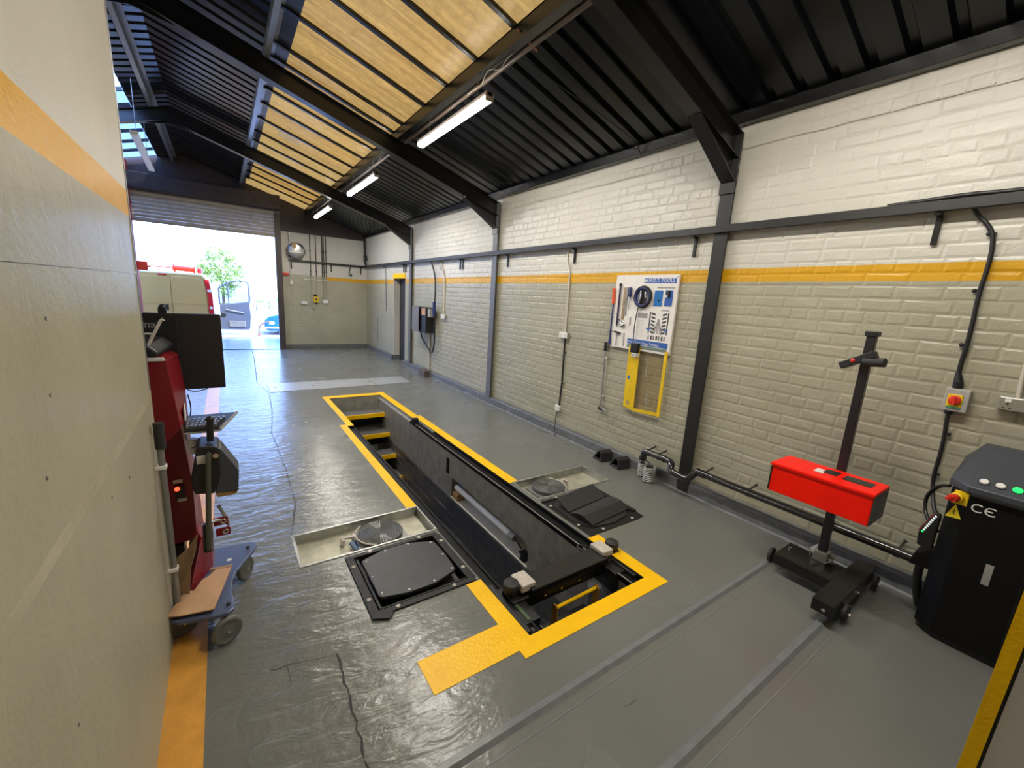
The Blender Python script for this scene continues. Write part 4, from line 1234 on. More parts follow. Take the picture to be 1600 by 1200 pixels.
# --- turntable pans
def pan(name, label, b, tcx, tcy, flip):
    x0, x1, y0, y1 = b
    t = thing(name, label, 'turntable', ((x0 + x1) / 2, (y0 + y1) / 2, -.06), None)
    mb = MB().box(x0, x1, y0, y1, -.068, -.060)
    part('pan', mb, 'zinc_in', t)
    rim = MB().box(x0, x1, y1 - .006, y1, -.06, .006).box(x0, x1, y0, y0 + .006, -.06, .003).box(x0, x0 + .006, y0, y1, -.06, .003).box(x1 - .006, x1, y0, y1, -.06, .003)
    rim.box(x0, x1, y1 - .012, y1 + .006, .001, .007).box(x0, x1, y0 - .004, y0 + .012, .001, .005).box(x1 - .012, x1 + (.0 if not flip else .006), y0, y1, .001, .005).box(x0 - (.004 if not flip else 0), x0 + .012, y0, y1, .001, .004)
    part('rim', rim, 'zinc', t)
    s = -1 if flip else 1
    tt = part('base_plate', MB().plate([(tcx - .17, tcy - .115), (tcx + .17, tcy - .115), (tcx + .17, tcy + .115), (tcx - .17, tcy + .115)], -.058, -.036), 'shade', t, .003)
    prof = [(.152, -.036), (.152, -.006)]
    rr = .150
    while rr > .02:
        prof += [(rr, -.003), (rr - .009, -.003), (rr - .010, -.0065), (rr - .016, -.0065)]
        rr -= .018
    prof += [(0, -.003)]
    part('turn_plate', MB().lathe((tcx, tcy, 0), (0, 0, 1), prof, 40), mat('grooved plate ' + name, (.085, .087, .080), .45, .3, vary=.12), t)
    for k in range(10):   # fine radial ribs
        a = math.pi / 2 + (k % 5 - 2) * .13 + (math.pi if k >= 5 else 0)
        part('rib', MB().bar((tcx + .05 * math.cos(a), tcy + .05 * math.sin(a), -.003), (tcx + .14 * math.cos(a), tcy + .14 * math.sin(a), -.003), .004, .004), 'shade', t)
    arc = [(tcx - s * .165 * math.cos(a), tcy + .165 * math.sin(a), -.004) for a in [(-1.15 + i * .12) for i in range(18)]]
    part('angle_scale', MB().tube(arc, .0065, 6), 'block', t)
    part('lock_bracket', MB().bar((tcx - s * .16, tcy + .03, -.012), (tcx - s * .245, tcy + .045, -.012), .022, .012).box(tcx - s * .255, tcx - s * .235, tcy + .01, tcy + .06, -.05, -.01), 'block', t, .002)
    if not flip:
        part('blue_tag', MB().bar((tcx - .19, tcy + .0, -.03), (tcx - .17, tcy - .08, -.045), .045, .014), mat('dull blue tag', (.05, .10, .19), .5), t, .002)
    return t
pan('turntable_pan', 'galvanised floor pan with round turntable beside the yellow line', LT, .812, 2.662, False)
pan('turntable_pan', 'galvanised floor pan with round turntable on the brick wall side', RT, 2.362, 2.684, True)

# --- brake roller frames
def bolts(t, pts):
    for x, y in pts:
        b = part('bolt', MB().lathe((x, y, .009), (0, 0, 1), [(.012, 0), (.012, .004), (.005, .005), (.0045, .002), (0, .002)], 14), 'block', t)
rl = thing('brake_roller', 'black brake roller unit under a flat rubber cover with white screws', 'brake tester', (.83, 2.16, 0))
part('frame', MB().plate(rect(LR[0] - .004, LR[1], LR[2] - .002, 1.902), -.02, .010).plate(rect(LR[0] - .004, LR[1], 2.42, LR[3]), -.02, .010).plate(rect(LR[0] - .004, .572, 1.90, 2.42), -.02, .010).plate(rect(1.098, LR[1] + .01, 1.90, 2.42), -.02, .010), 'frame_blk', rl, .002)
part('well', MB().box(.545, 1.125, 1.88, 2.44, -.06, -.045).box(.545, .565, 1.88, 2.44, -.05, -.015).box(1.105, 1.125, 1.88, 2.44, -.05, -.015).box(.565, 1.105, 1.88, 1.895, -.05, -.015).box(.565, 1.105, 2.425, 2.44, -.05, -.015), 'black', rl)
part('inner_rim', MB().box(.58, .592, 1.92, 2.40, -.05, .006).box(.58, 1.09, 1.912, 1.922, -.05, .004), 'frame_blk', rl)
cov = [(.598, 1.99), (.612, 1.975), (.75, 1.942), (.91, 1.942), (1.045, 1.985), (1.068, 2.005), (1.078, 2.16), (1.072, 2.315), (1.060, 2.338), (.91, 2.398), (.75, 2.397), (.612, 2.352), (.598, 2.335)]
part('cover_plate', MB().plate(cov, .004, .024), mat('black rubber cover', (.016, .016, .019), .45, vary=.25, vs=12), rl, .004)
for x, y in [(.622, 2.325), (.755, 2.378), (.908, 2.380), (1.045, 2.328), (1.060, 2.168), (1.050, 2.012), (.910, 1.960), (.760, 1.962), (.620, 2.005), (.614, 2.165)]:
    part('screw', MB().cyl((x, y, .023), (x, y, .0265), .0055, 10), 'white', rl)
bolts(rl, [(.549, 2.330), (.549, 2.007), (.669, 1.885), (1.002, 1.884), (1.122, 2.008), (1.124, 2.332), (1.007, 2.440), (.676, 2.440)])
part('corner_flap', MB().plate([(.52, 1.86), (.575, 1.895), (.64, 1.85), (.60, 1.82)], .006, .014), 'frame_blk', rl, .002)

rr_ = thing('brake_roller', 'black brake roller unit with ridged folding covers on the wall side', 'brake tester', (2.4, 2.16, 0))
part('frame', MB().plate([(RR[0], RR[2]), (2.64, RR[2] - .006), (RR[1], 1.92), (RR[1], RR[3]), (RR[0], RR[3])], -.02, .004).plate(rect(2.66, RR[1], 1.96, RR[3]), .004, .018).plate(rect(RR[0], 2.66, 2.43, RR[3]), .004, .012), 'frame_blk', rr_, .002)
part('oval_plate', MB().plate([(2.13, 2.02), (2.20, 1.945), (2.40, 1.915), (2.58, 1.95), (2.64, 2.02), (2.645, 2.33), (2.58, 2.39), (2.40, 2.42), (2.2, 2.39), (2.13, 2.33)], .004, .012), 'black', rr_, .002)
part('folding_cover', MB().prism([(2.165, 2.345, .075), (2.165, 2.355, .065), (2.165, 2.19, .014), (2.165, 2.19, .024)], [(2.64, 2.405, .075), (2.64, 2.415, .065), (2.64, 2.24, .014), (2.64, 2.24, .024)]), 'rubber', rr_, .002)
part('folding_cover', MB().prism([(2.17, 2.18, .022), (2.17, 2.085, .060), (2.17, 2.035, .062), (2.20, 1.955, .018), (2.20, 1.965, .012), (2.17, 2.17, .012)], [(2.655, 2.235, .022), (2.65, 2.13, .060), (2.65, 2.08, .062), (2.655, 2.0, .018), (2.655, 2.01, .012), (2.655, 2.22, .012)]), 'rubber', rr_, .002)
part('hinge_label', MB().bar((2.575, 2.262, .020), (2.63, 2.255, .020), .014, .004), 'white', rr_)
bolts(rr_, [(2.685, 2.346), (2.688, 2.012), (2.575, 1.893), (2.244, 1.893), (2.114, 2.022), (2.117, 2.355), (2.253, 2.447), (2.577, 2.447)])

# --- cover plates in the floor beyond the pit
for k, (x0, x1, lab) in enumerate(((.527, .66, 'narrow metal floor plate at the window end of the plate row'), (.664, 1.236, 'wide metal floor plate next to the narrow one beyond the pit'), (1.242, 2.18, 'long metal floor plate in the middle of the row beyond the pit'), (2.186, 2.84, 'metal floor plate closest to the brick wall beyond the pit'))):
    lab = ['narrow metal floor plate at the open end of the plate row', 'bright metal floor plate next to the narrow one beyond the pit', 'long metal floor plate in the middle of the row beyond the pit', 'metal floor plate closest to the brick wall beyond the pit'][k]
    t = thing('floor_plate', lab, 'floor plate', ((x0 + x1) / 2, 7.6, 0), 'metal floor plates beyond the pit')
    sk = .05 * 0
    part('plate', MB().plate([(x0, 7.30 + .02 * k), (x1, 7.32 + .025 * k), (x1 + .02, 7.985), (x0 + .0, 7.98)], .0005, .006), mat('floor plate %d' % k, (.42, .44, .45), .34, .3, vary=.12, vs=6), t, .001)
    part('lift_hole', MB().box(x1 - .06, x1 - .03, 7.60, 7.66, .0055, .0066), 'dark_print', t)
    part('plate_edge', MB().box(x0 - .004, x0 + .004, 7.30, 7.98, .0005, .0075), 'alu' if k in (1, 2) else 'steel_blk', t)

# --- headlamp tester on its floor rails
for k, (yy, lab) in enumerate(((1.047, 'grey painted floor rail for the headlamp tester, the one closer to the pit'), (.617, 'grey painted floor rail for the headlamp tester, further from the pit'))):
    mb = MB()
    mb.prism([(-.1, yy - .028, .0005), (-.1, yy - .012, .014), (-.1, yy + .012, .014), (-.1, yy + .022, .0005)], [(3.385, yy - .028, .0005), (3.385, yy - .012, .014), (3.385, yy + .012, .014), (3.385, yy + .022, .0005)])
    mb.box(-.1, 3.385, yy - .075, yy - .070, .0002, .0012)
    solo('floor_rail', mb, mat('painted rail %d' % k, (.17, .18, .185), .28, vary=.15, vs=20), lab, 'rail')
ht = thing('headlamp_tester', 'red headlamp beam tester on a black pole with wheeled base', 'headlamp tester', (3.0, .8, 0))
part('base_bar', MB().box(2.86, 3.10, .665, .985, .070, .140), 'steel_blk', ht, .004)
part('cross_bar', MB().box(2.59, 3.27, .565, .670, .070, .142), 'steel_blk', ht, .004)
def caster(x, y, nm='wheel'):
    wl_ = part(nm, MB().lathe((x, y - .012, .062), (0, 1, 0), [(0, 0), (.020, .0), (.030, .003), (.048, .003), (.050, .008), (.050, .018), (.048, .023), (.02, .024), (0, .024)], 20), 'rubber', ht)
    part('wheel_bolt', MB().cyl((x, y - .022, .062), (x, y + .02, .062), .010, 10), 'chrome', wl_)
caster(2.735, .548); caster(3.235, .548); caster(2.97, 1.035)
part('axle_bolt', MB().cyl((2.60, .61, .10), (2.585, .61, .10), .01, 8).cyl((2.96, .575, .09), (2.96, .555, .09), .010, 8).cyl((3.0, .95, .14), (3.0, .95, .155), .009, 8), 'chrome', ht)
part('pole_socket', MB().box(3.015, 3.085, .755, .828, .14, .21), 'alu', ht, .004)
part('pole', MB().box(3.030, 3.072, .770, .815, .14, 1.585), mat('black anodised pole', (.022, .017, .022), .35, .2, vary=.1), ht, .004)
part('pole_cap', MB().box(3.022, 3.080, .762, .823, 1.570, 1.600), 'black', ht, .004)
bx = part('optical_box', MB().box(2.78, 3.025, .560, 1.062, .570, .735), 'red', ht, .004)
part('lid', MB().box(2.772, 3.028, .556, 1.072, .735, .756), 'red', bx, .005)
part('end_plate', MB().box(2.785, 3.02, .5545, .5605, .572, .740), 'cab_top', bx)
part('side_seal', MB().box(2.776, 2.79, 1.06, 1.068, .575, .73), 'black', bx)
part('window', MB().box(2.87, 2.965, .60, .735, .7555, .7575), 'smoke', bx)
part('display', MB().box(2.885, 2.975, .765, .835, .7555, .7585), 'black', bx, .001)
part('paper_label', MB().box(2.86, 2.935, .825, .875, .7555, .7580), 'white', bx)
sg = part('sight_bracket', MB().bar((3.03, .90, 1.385), (3.00, .745, 1.475), .05, .040), 'black', ht, .004)
part('sight_button', MB().ball((2.99, .84, 1.425), .012, 6), 'red_b', sg)
part('sight_grip', MB().cyl((3.0, .79, 1.425), (2.985, .695, 1.435), .026, 14), 'rubber', ht)
part('sight_clamp', MB().box(3.02, 3.08, .755, .79, 1.435, 1.480), 'shade', ht, .004)
rnd = random.Random(4)
mb = MB()
for k in range(9):
    a = rnd.uniform(0, 6.28); p = Vector((3.05 + .05 * math.cos(a), .79 + .06 * math.sin(a), .155))
    q = p + Vector((rnd.uniform(-.03, .03), rnd.uniform(-.05, .07), rnd.uniform(.0, .09))); s_ = p + Vector((rnd.uniform(-.05, .05), rnd.uniform(-.05, .05), .005))
    mb.prism([p, q, s_], [p + Vector((.003, .003, 0)), q + Vector((.003, .003, 0)), s_ + Vector((.003, .003, 0))])
part('plastic_wrap', mb, mat('clear wrap', (.55, .55, .52), .25, alpha=.7), ht)

# --- emissions cabinet at the edge of the picture
cb_ = thing('emission_cabinet', 'tall black cabinet on the floor with grey sloping top and round buttons', 'cabinet', (3.2, .05, 0))
body = [(3.03, -.34), (3.03, .262), (3.09, .335), (3.385, .335), (3.385, -.34)]
part('body', MB().plate(body, .035, .838), 'cab', cb_, .006)
part('plinth', MB().plate([(3.05, -.32), (3.05, .25), (3.10, .31), (3.37, .31), (3.37, -.32)], 0, .04), 'black', cb_)
top = MB()
A = [(3.02, -.35, .842), (3.02, .275, .842), (3.085, .348, .842), (3.385, .348, .842), (3.385, -.35, .842)]
B = [(3.02, -.35, .874), (3.02, .275, .874), (3.085, .348, .886), (3.385, .348, .95), (3.385, -.35, .95)]
top.add(A + B + [(3.30, .288, 1.045), (3.30, -.35, 1.045), (3.385, -.35, 1.045), (3.385, .288, 1.045)],
        [(4, 3, 2, 1, 0), (0, 1, 6, 5), (1, 2, 7, 6), (2, 3, 8, 7), (5, 6, 10, 11), (6, 7, 8, 13, 10), (10, 13, 12, 11), (3, 4, 9, 8), (8, 9, 12, 13), (4, 0, 5, 11, 12, 9)])
tp = part('sloping_top', top, 'cab_top', cb_, .004)
sl = Vector((.28, 0, .171)).normalized(); nr = Vector((-.171, 0, .28)).normalized()
for k, (yy, m_) in enumerate(((.232, 'white'), (.178, 'white'), (.124, 'led_green'))):
    base = Vector((3.02, yy, .874)) + sl * .055
    bt = part('push_button', MB().cyl(base, base + nr * .008, .017, 18).cyl(base + nr * .008, base + nr * .012, .017, 18, .014), m_, tp)
    part('button_ring', MB().cyl(base - nr * .001, base + nr * .004, .019, 18), 'black', bt)
part('ledge', MB().box(3.012, 3.03, -.35, .262, .830, .843), 'black', cb_, .002)
text('ce_mark', 'C', .062, (3.0285, .250, .753), (0, -1, 0), (0, 0, 1), 'white', cb_, .0008)
text('ce_mark', 'C', .062, (3.0285, .205, .753), (0, -1, 0), (0, 0, 1), 'white', cb_, .0008)
part('ce_bar', MB().box(3.0277, 3.0295, .173, .196, .7715, .7775), 'white', cb_)
sw = part('main_switch', MB().box(3.030, 3.050, .262, .316, .765, .835).lathe((3.035, .300, .80), (-1, .2, 0), [(.026, 0), (.026, .022), (.02, .024)], 18), 'tmpl', cb_, .003)
part('switch_knob', MB().cyl((3.02, .305, .80), (2.99, .315, .80), .019, 16).bar((2.988, .305, .815), (2.985, .335, .79), .012, .012), 'red_b', sw)
tri = part('warning_sign', MB().plate_x([(.325, .690), (.268, .695), (.298, .765)], 3.052 - .03, 3.056 - .03), mat('yellow sticker', (.80, .62, .02), .4), cb_)
part('bolt_symbol', MB().plate_x([(.300, .743), (.290, .728), (.297, .726), (.292, .708), (.303, .724), (.297, .727)], 3.0205, 3.022), 'black', tri)
part('vent_label', MB().box(3.027, 3.031, .118, .145, .405, .515), 'grey_print', cb_, .001)
part('groove', MB().box(3.0285, 3.031, .02, .026, .04, .78), 'steel_blk', cb_)
hh = part('hose_holder', MB().prism([(3.10, .30, .34), (3.10, .30, .46), (3.10, .40, .42), (3.10, .42, .33)], [(3.22, .30, .34), (3.22, .30, .46), (3.22, .40, .42), (3.22, .42, .33)]), 'cab', cb_, .008)
part('hose', MB().tube([(3.18, .37, .36), (3.20, .385, .28), (3.24, .375, .15), (3.27, .36, .06), (3.30, .355, .02)], .020, 10, 2), 'rubber', cb_)
hs = part('handset', MB().prism([(3.09, .345, .45), (3.09, .345, .655), (3.09, .365, .66), (3.09, .41, .53), (3.09, .405, .46)], [(3.14, .345, .45), (3.14, .345, .655), (3.14, .365, .66), (3.14, .41, .53), (3.14, .405, .46)]), 'black', cb_, .006)
part('red_border', MB().bar((3.088, .372, .655), (3.088, .408, .545), .006, .022, (1, 0, 0)), mat('dark red border', (.16, .02, .03), .4), hs)
for k in range(9):
    for s in (0, 1):
        p = Vector((3.086, .366 + .0042 * k + s * .004 - .004, .648 - k * .013 - s * .001))
        part('indicator', MB().ball((p.x, p.y - .006 * s, p.z), .0042, 4), 'led_green' if k == 8 else 'led_white', hs)
part('feed_loop', MB().tube([(3.10, .345, .83), (3.16, .39, .80), (3.2, .425, .73), (3.22, .435, .68), (3.2, .42, .62), (3.15, .385, .58), (3.12, .34, .56)], .009, 8, 2), 'black', cb_)

# ================================================================== DIAGNOSTIC TROLLEY AND BAR
tk = thing('diagnostic_trolley', 'tall red workshop trolley with screen and keyboard on a wheeled base', 'trolley', (-.15, 2.4, 0))
base = [(-.284, 2.14), (-.258, 2.115), (-.117, 2.077), (-.07, 2.075), (-.048, 2.10), (-.052, 2.18), (-.058, 2.25), (-.054, 2.32), (-.035, 2.40), (.055, 2.565), (.072, 2.61), (.066, 2.65), (.03, 2.665), (-.122, 2.677), (-.42, 2.70), (-.42, 2.395), (-.284, 2.395)]
part('base_plate', MB().plate(base, .132, .150), 'trolley_base', tk, .003)
part('base_slot', MB().plate([(-.075, 2.515), (-.055, 2.51), (-.050, 2.53), (-.07, 2.535)], .150, .1506), 'white', tk)
for x, y in ((.028, 2.60), (-.070, 2.13)):
    part('base_bolt', MB().cyl((x, y, .15), (x, y, .165), .009, 8), 'dark_print', tk)
def trolley_wheel(x, y, ang):
    d = Vector((math.sin(ang), -math.cos(ang), 0)); sd = Vector((d.y, -d.x, 0))
    c = Vector((x, y, .066))
    w_ = part('caster', MB().lathe(c - d * .014, d, [(0, 0), (.030, 0), (.034, .004), (.048, .004), (.052, .001), (.062, .003), (.066, .010), (.066, .020), (.062, .026), (.052, .029), (.046, .025), (.030, .025), (.02, .029), (0, .029)], 24), 'wheel', tk)
    part('axle_bolt', MB().cyl(c - d * .02, c + d * .02, .006, 8), 'chrome', w_)
    part('fork', MB().bar(c - d * .019, c - d * .019 + Vector((0, 0, .066)), .03, .003, d), 'shade', w_)
trolley_wheel(-.082, 2.065, .45); trolley_wheel(.008, 2.535, 1.0); trolley_wheel(-.25, 2.22, .4); trolley_wheel(-.37, 2.60, .4)
front = [(-.46, .30), (-.19, .335), (-.186, .62), (-.205, .88), (-.222, 1.08), (-.239, 1.272), (-.26, 1.285), (-.46, 1.285)]
back = [(-.46, .24), (-.168, .26), (-.176, .55), (-.190, .84), (-.192, 1.09), (-.208, 1.278), (-.25, 1.30), (-.46, 1.30)]
cl = part('body', MB().prism([(x, 2.50, z) for x, z in front], [(x, 2.70, z) for x, z in back]), 'red_dk', tk, .004)
part('body_lip', MB().box(-.46, -.245, 2.494, 2.502, 1.270, 1.288), 'white', cl, .003)
part('paper_label', MB().plate_x([(2.56, 1.01), (2.62, 1.03), (2.62, .895), (2.565, .85)], -.198, -.1935), 'white', cl)
part('rating_label', MB().box(-.262, -.225, 2.496, 2.501, .655, .672), 'pale_print', cl)
part('rating_label', MB().box(-.252, -.215, 2.496, 2.501, .555, .570), 'pale_print', cl)
part('power_switch', MB().box(-.258, -.222, 2.488, 2.502, .58, .645), 'black', cl, .003)
part('power_lamp', MB().ball((-.248, 2.486, .628), .011, 6), 'led_red', cl)
part('foot', MB().prism([(-.225, 2.29, .15), (-.175, 2.40, .15), (-.135, 2.497, .15), (-.128, 2.61, .15), (-.25, 2.62, .15)], [(-.175, 2.40, .35), (-.165, 2.44, .36), (-.130, 2.50, .36), (-.125, 2.61, .36), (-.22, 2.62, .36)]), 'red_dk', tk, .004)
part('post', MB().box(-.40, -.25, 2.53, 2.66, .15, .30), 'black', tk)
mn = part('monitor', MB().box(-.52, -.017, 2.75, 2.79, 1.075, 1.477), mat('black monitor back', (.018, .014, .015), .5, vary=.15, vs=3), tk, .006)
part('monitor_bulge', MB().box(-.52, -.20, 2.735, 2.752, 1.10, 1.455), 'black', mn, .005)
text('monitor_logo', 'rma', .052, (-.368, 2.7345, 1.405), (1, 0, 0), (0, 0, 1), mat('grey logo', (.30, .29, .28), .5), mn, .0006, sx=1.0)
part('camera_knob', MB().box(-.275, -.242, 2.755, 2.785, 1.475, 1.500).ball((-.258, 2.77, 1.505), .017, 7), 'black', mn)
dv = part('printer_top', MB().prism([(-.46, 2.49, 1.288), (-.27, 2.49, 1.288), (-.262, 2.49, 1.31), (-.30, 2.49, 1.345), (-.33, 2.49, 1.352), (-.46, 2.49, 1.352)], [(-.46, 2.70, 1.30), (-.225, 2.70, 1.30), (-.215, 2.70, 1.33), (-.255, 2.70, 1.365), (-.29, 2.70, 1.375), (-.46, 2.70, 1.375)]), 'black', tk, .010)
part('printer_strip', MB().box(-.46, -.30, 2.66, 2.70, 1.374, 1.384), 'box_grey', dv, .004)
part('probe_rod', MB().tube([(-.318, 2.50, 1.30), (-.246, 2.52, 1.455), (-.240, 2.525, 1.463), (-.236, 2.525, 1.455)], .0065, 8), 'block', tk)
kb = part('keyboard_tray', MB().prism([(-.19, 2.40, .938), (-.052, 2.40, .938), (.022, 2.65, .945), (-.20, 2.65, .945)], [(-.19, 2.40, .950), (-.052, 2.40, .950), (.026, 2.65, .957), (-.20, 2.65, .957)]), 'black', tk, .003)
for r_ in range(4):
    for c_ in range(8):
        fx = c_ / 8; fy = r_ / 5
        x0 = -.185 + (.125 + .065 * fy) * fx; y0 = 2.43 + .20 * fy
        part('key', MB().box(x0, x0 + .011, y0, y0 + .022, .950, .962), 'shade', kb)
part('tray_lip', MB().bar((-.19, 2.395, .936), (-.052, 2.395, .936), .006, .008).bar((-.052, 2.395, .94), (.026, 2.65, .955), .006, .014), 'box_grey', kb)
rm = part('remote', MB().tube([(-.094, 2.37, .895), (-.092, 2.37, .93), (-.088, 2.37, 1.0)], .0145, 10).ball((-.088, 2.37, 1.002), .0175, 8), 'black', tk)
part('remote_holder', MB().lathe((-.088, 2.382, .985), (0, 1, 0), [(.021, 0), (.024, .003), (.021, .006)], 18), 'box_grey', rm)
part('cup', MB().cyl((-.165, 2.47, .81), (-.165, 2.47, .885), .017, 14, .022), 'white', tk)
bxp = [(-.172, .69), (-.175, .75), (-.145, .885), (-.135, .898), (-.066, .886), (-.060, .87), (-.066, .742), (-.092, .655), (-.165, .665)]
pr = part('gas_unit', MB().plate_y(bxp, 2.29, 2.46), 'black', tk, .006)
part('unit_side', MB().plate_y([(-.066, .878), (-.052, .868), (.012, .748), (.003, .645), (-.09, .648), (-.066, .742)], 2.30, 2.44), 'cab_top', pr, .003)
part('unit_base', MB().plate_y([(-.09, .652), (.0, .640), (-.02, .63), (-.08, .632)], 2.295, 2.42), mat('ochre panel', (.30, .18, .05), .5), pr)
part('unit_label', MB().box(-.148, -.105, 2.2865, 2.2905, .815, .855), 'pale_print', pr)
part('unit_cap', MB().cyl((-.075, 2.29, .848), (-.075, 2.278, .848), .012, 12), 'chrome', pr)
part('vertical_tube', MB().tube([(-.128, 2.27, .38), (-.130, 2.27, .42), (-.106, 2.27, .80), (-.102, 2.27, .86), (-.095, 2.275, .865)], .0115, 10, 1), mat('dark grey tube', (.11, .11, .09), .35, .4), tk)
part('tube_boss', MB().tube([(-.136, 2.30, .36), (-.130, 2.30, .5)], .020, 10), 'steel_blk', tk)
part('side_arm', MB().tube([(-.16, 2.36, .47), (-.10, 2.38, .47), (-.075, 2.40, .46)], .008, 8).tube([(-.085, 2.38, .55), (-.06, 2.40, .47), (-.05, 2.40, .42)], .008, 8), 'zinc', tk)
for zz, xx in ((.455, -.062), (.395, -.055)):
    part('red_clamp', MB().box(xx - .05, xx + .012, 2.39, 2.40, zz - .022, zz + .022), 'red_dk', tk, .004)
    part('clamp_ring', MB().lathe((xx - .008, 2.389, zz), (0, -1, 0), [(.014, 0), (.014, .003), (.007, .003), (.007, 0)], 14), 'chrome', tk)
part('screen_lead', MB().tube([(-.185, 2.72, 1.08), (-.15, 2.74, 1.062), (-.10, 2.75, 1.075)], .003, 6, 1).tube([(-.185, 2.70, 1.06), (-.175, 2.70, .99), (-.185, 2.70, .93), (-.20, 2.66, .90)], .003, 6, 2).tube([(-.17, 2.4, .86), (-.12, 2.4, .875), (-.10, 2.38, .84), (-.10, 2.36, .80)], .0025, 6, 2), 'black', tk)
cd = thing('cardboard_sheet', 'flat brown cardboard sheet lying on the trolley base', 'cardboard', (-.15, 2.27, .152))
part('sheet', MB().plate([(-.30, 2.145), (-.251, 2.124), (-.124, 2.100), (-.050, 2.421), (-.105, 2.436), (-.125, 2.42), (-.150, 2.38), (-.178, 2.36), (-.205, 2.29), (-.24, 2.30)], .168, .173), 'card', cd)
part('fold', MB().bar((-.145, 2.440, .170), (-.050, 2.421, .173), .018, .006), 'card2', cd)
cd = thing('cardboard_sheet', 'brown cardboard sheet standing upright against the red trolley', 'cardboard', (-.23, 2.31, .173))
part('sheet', MB().prism([(-.290, 2.30, .165), (-.222, 2.268, .165), (-.208, 2.285, .30), (-.183, 2.30, .38), (-.170, 2.31, .455), (-.180, 2.32, .44), (-.215, 2.33, .38), (-.26, 2.34, .34)], [(-.290, 2.304, .165), (-.222, 2.272, .165), (-.208, 2.289, .30), (-.183, 2.304, .38), (-.170, 2.314, .455), (-.180, 2.324, .44), (-.215, 2.334, .38), (-.26, 2.344, .34)]), 'card2', cd)
ab = thing('support_bar', 'grey aluminium bar with black rubber ends clipped upright on the partition', 'bar', (XP, 2.25, .1))
part('tube', MB().tube([(XP + .026, 2.235, 1.0), (XP + .026, 2.235, .13)], .0125, 10), mat('grey tube', (.27, .27, .255), .35, .5), ab)
part('rail_backing', MB().box(XP, XP + .008, 2.218, 2.232, .12, 1.0), 'wall_plain', ab)
part('grip', MB().tube([(XP + .028, 2.235, 1.045), (XP + .028, 2.235, .93)], .019, 12), 'rubber', ab)
part('end_cap', MB().tube([(XP + .030, 2.235, .135), (XP + .030, 2.235, .095)], .021, 12), 'rubber', ab)
for zz in (.845, .345):
    part('clip', MB().box(XP, XP + .042, 2.215, 2.255, zz - .009, zz + .009), 'white', ab, .004)

# ================================================================== LAMPS
def lamp(name, y0, y1, label, x=1.885, z=3.22):
    t = thing(name, label, 'lamp', (x, (y0 + y1) / 2, z), None)
    part('housing', MB().box(x - .032, x + .032, y0, y1, z + .028, z + .068), 'lamp_body', t, .006)
    mb = MB()
    pr = [(x - .036, z + .030), (x - .034, z + .008), (x - .022, z - .004), (x + .022, z - .004), (x + .034, z + .008), (x + .036, z + .030)]
    mb.prism([(a, y0 + .012, b) for a, b in pr], [(a, y1 - .012, b) for a, b in pr])
    part('diffuser', mb, 'led', t)
    ld = bpy.data.lights.new('lamp_light', 'AREA')
    ld.shape = 'RECTANGLE'; ld.size = .060; ld.size_y = y1 - y0 - .03; ld.energy = LAMP_W; ld.color = (1., .95, .86)
    lob = bpy.data.objects.new('lamp_light', ld); COL.objects.link(lob)
    lob.location = (x, (y0 + y1) / 2, z - .006)
    adopt(lob, t)
    part('end_cap', MB().box(x - .037, x + .037, y0, y0 + .012, z - .004, z + .066).box(x - .037, x + .037, y1 - .012, y1, z - .004, z + .066), 'lamp_body', t, .003)
    for yy in (y0 + .22, y1 - .22):
        part('chain', MB().tube([(x, yy, z + .06), (x + .012, yy + .01, z + .11), (x - .004, yy - .005, z + .16), (x + .02, yy, zt - .03 if x > 0 else z + .3), (x + .04, yy, zt - .01 if x > 0 else z + .34)], .003, 5, 1), 'zinc', t)
    return t
lamp('strip_lamp', 3.25, 4.70, 'lit strip lamp hung under the skylight, largest of the row')
lamp('strip_lamp', 6.30, 7.86, 'lit strip lamp, the middle one of the visible row')
lamp('strip_lamp', 9.36, 10.96, 'lit strip lamp close to the gable, smallest of the row')
lamp('strip_lamp', .10, 1.58, 'lit strip lamp above the headlamp tester rails')
lamp('strip_lamp', 3.25, 4.70, 'unseen strip lamp added behind the partition beside the camera to light the pit wall', x=-2.9, z=3.22)  # out of view, added so the pit wall and niche get light
lamp('strip_lamp', 6.30, 7.86, 'second unseen strip lamp added behind the partition beside the camera for the pit wall', x=-2.9, z=3.22)  # second added lamp, also out of view, for the same pit light
lo = thing('unlit_lamp', 'pale unlit strip lamp hanging under the clear roof glazing', 'lamp', (-.78, 7.9, 3.3))
part('diffuser', MB().bar((-.80, 7.55, 3.44), (-.86, 9.8, 3.44), .085, .05), 'tube_off', lo, .01)
part('hanger', MB().tube([(-.82, 8.0, 3.46), (-.82, 8.0, 4.2)], .004, 5).tube([(-.85, 9.3, 3.46), (-.85, 9.3, 4.2)], .004, 5), 'zinc', lo)

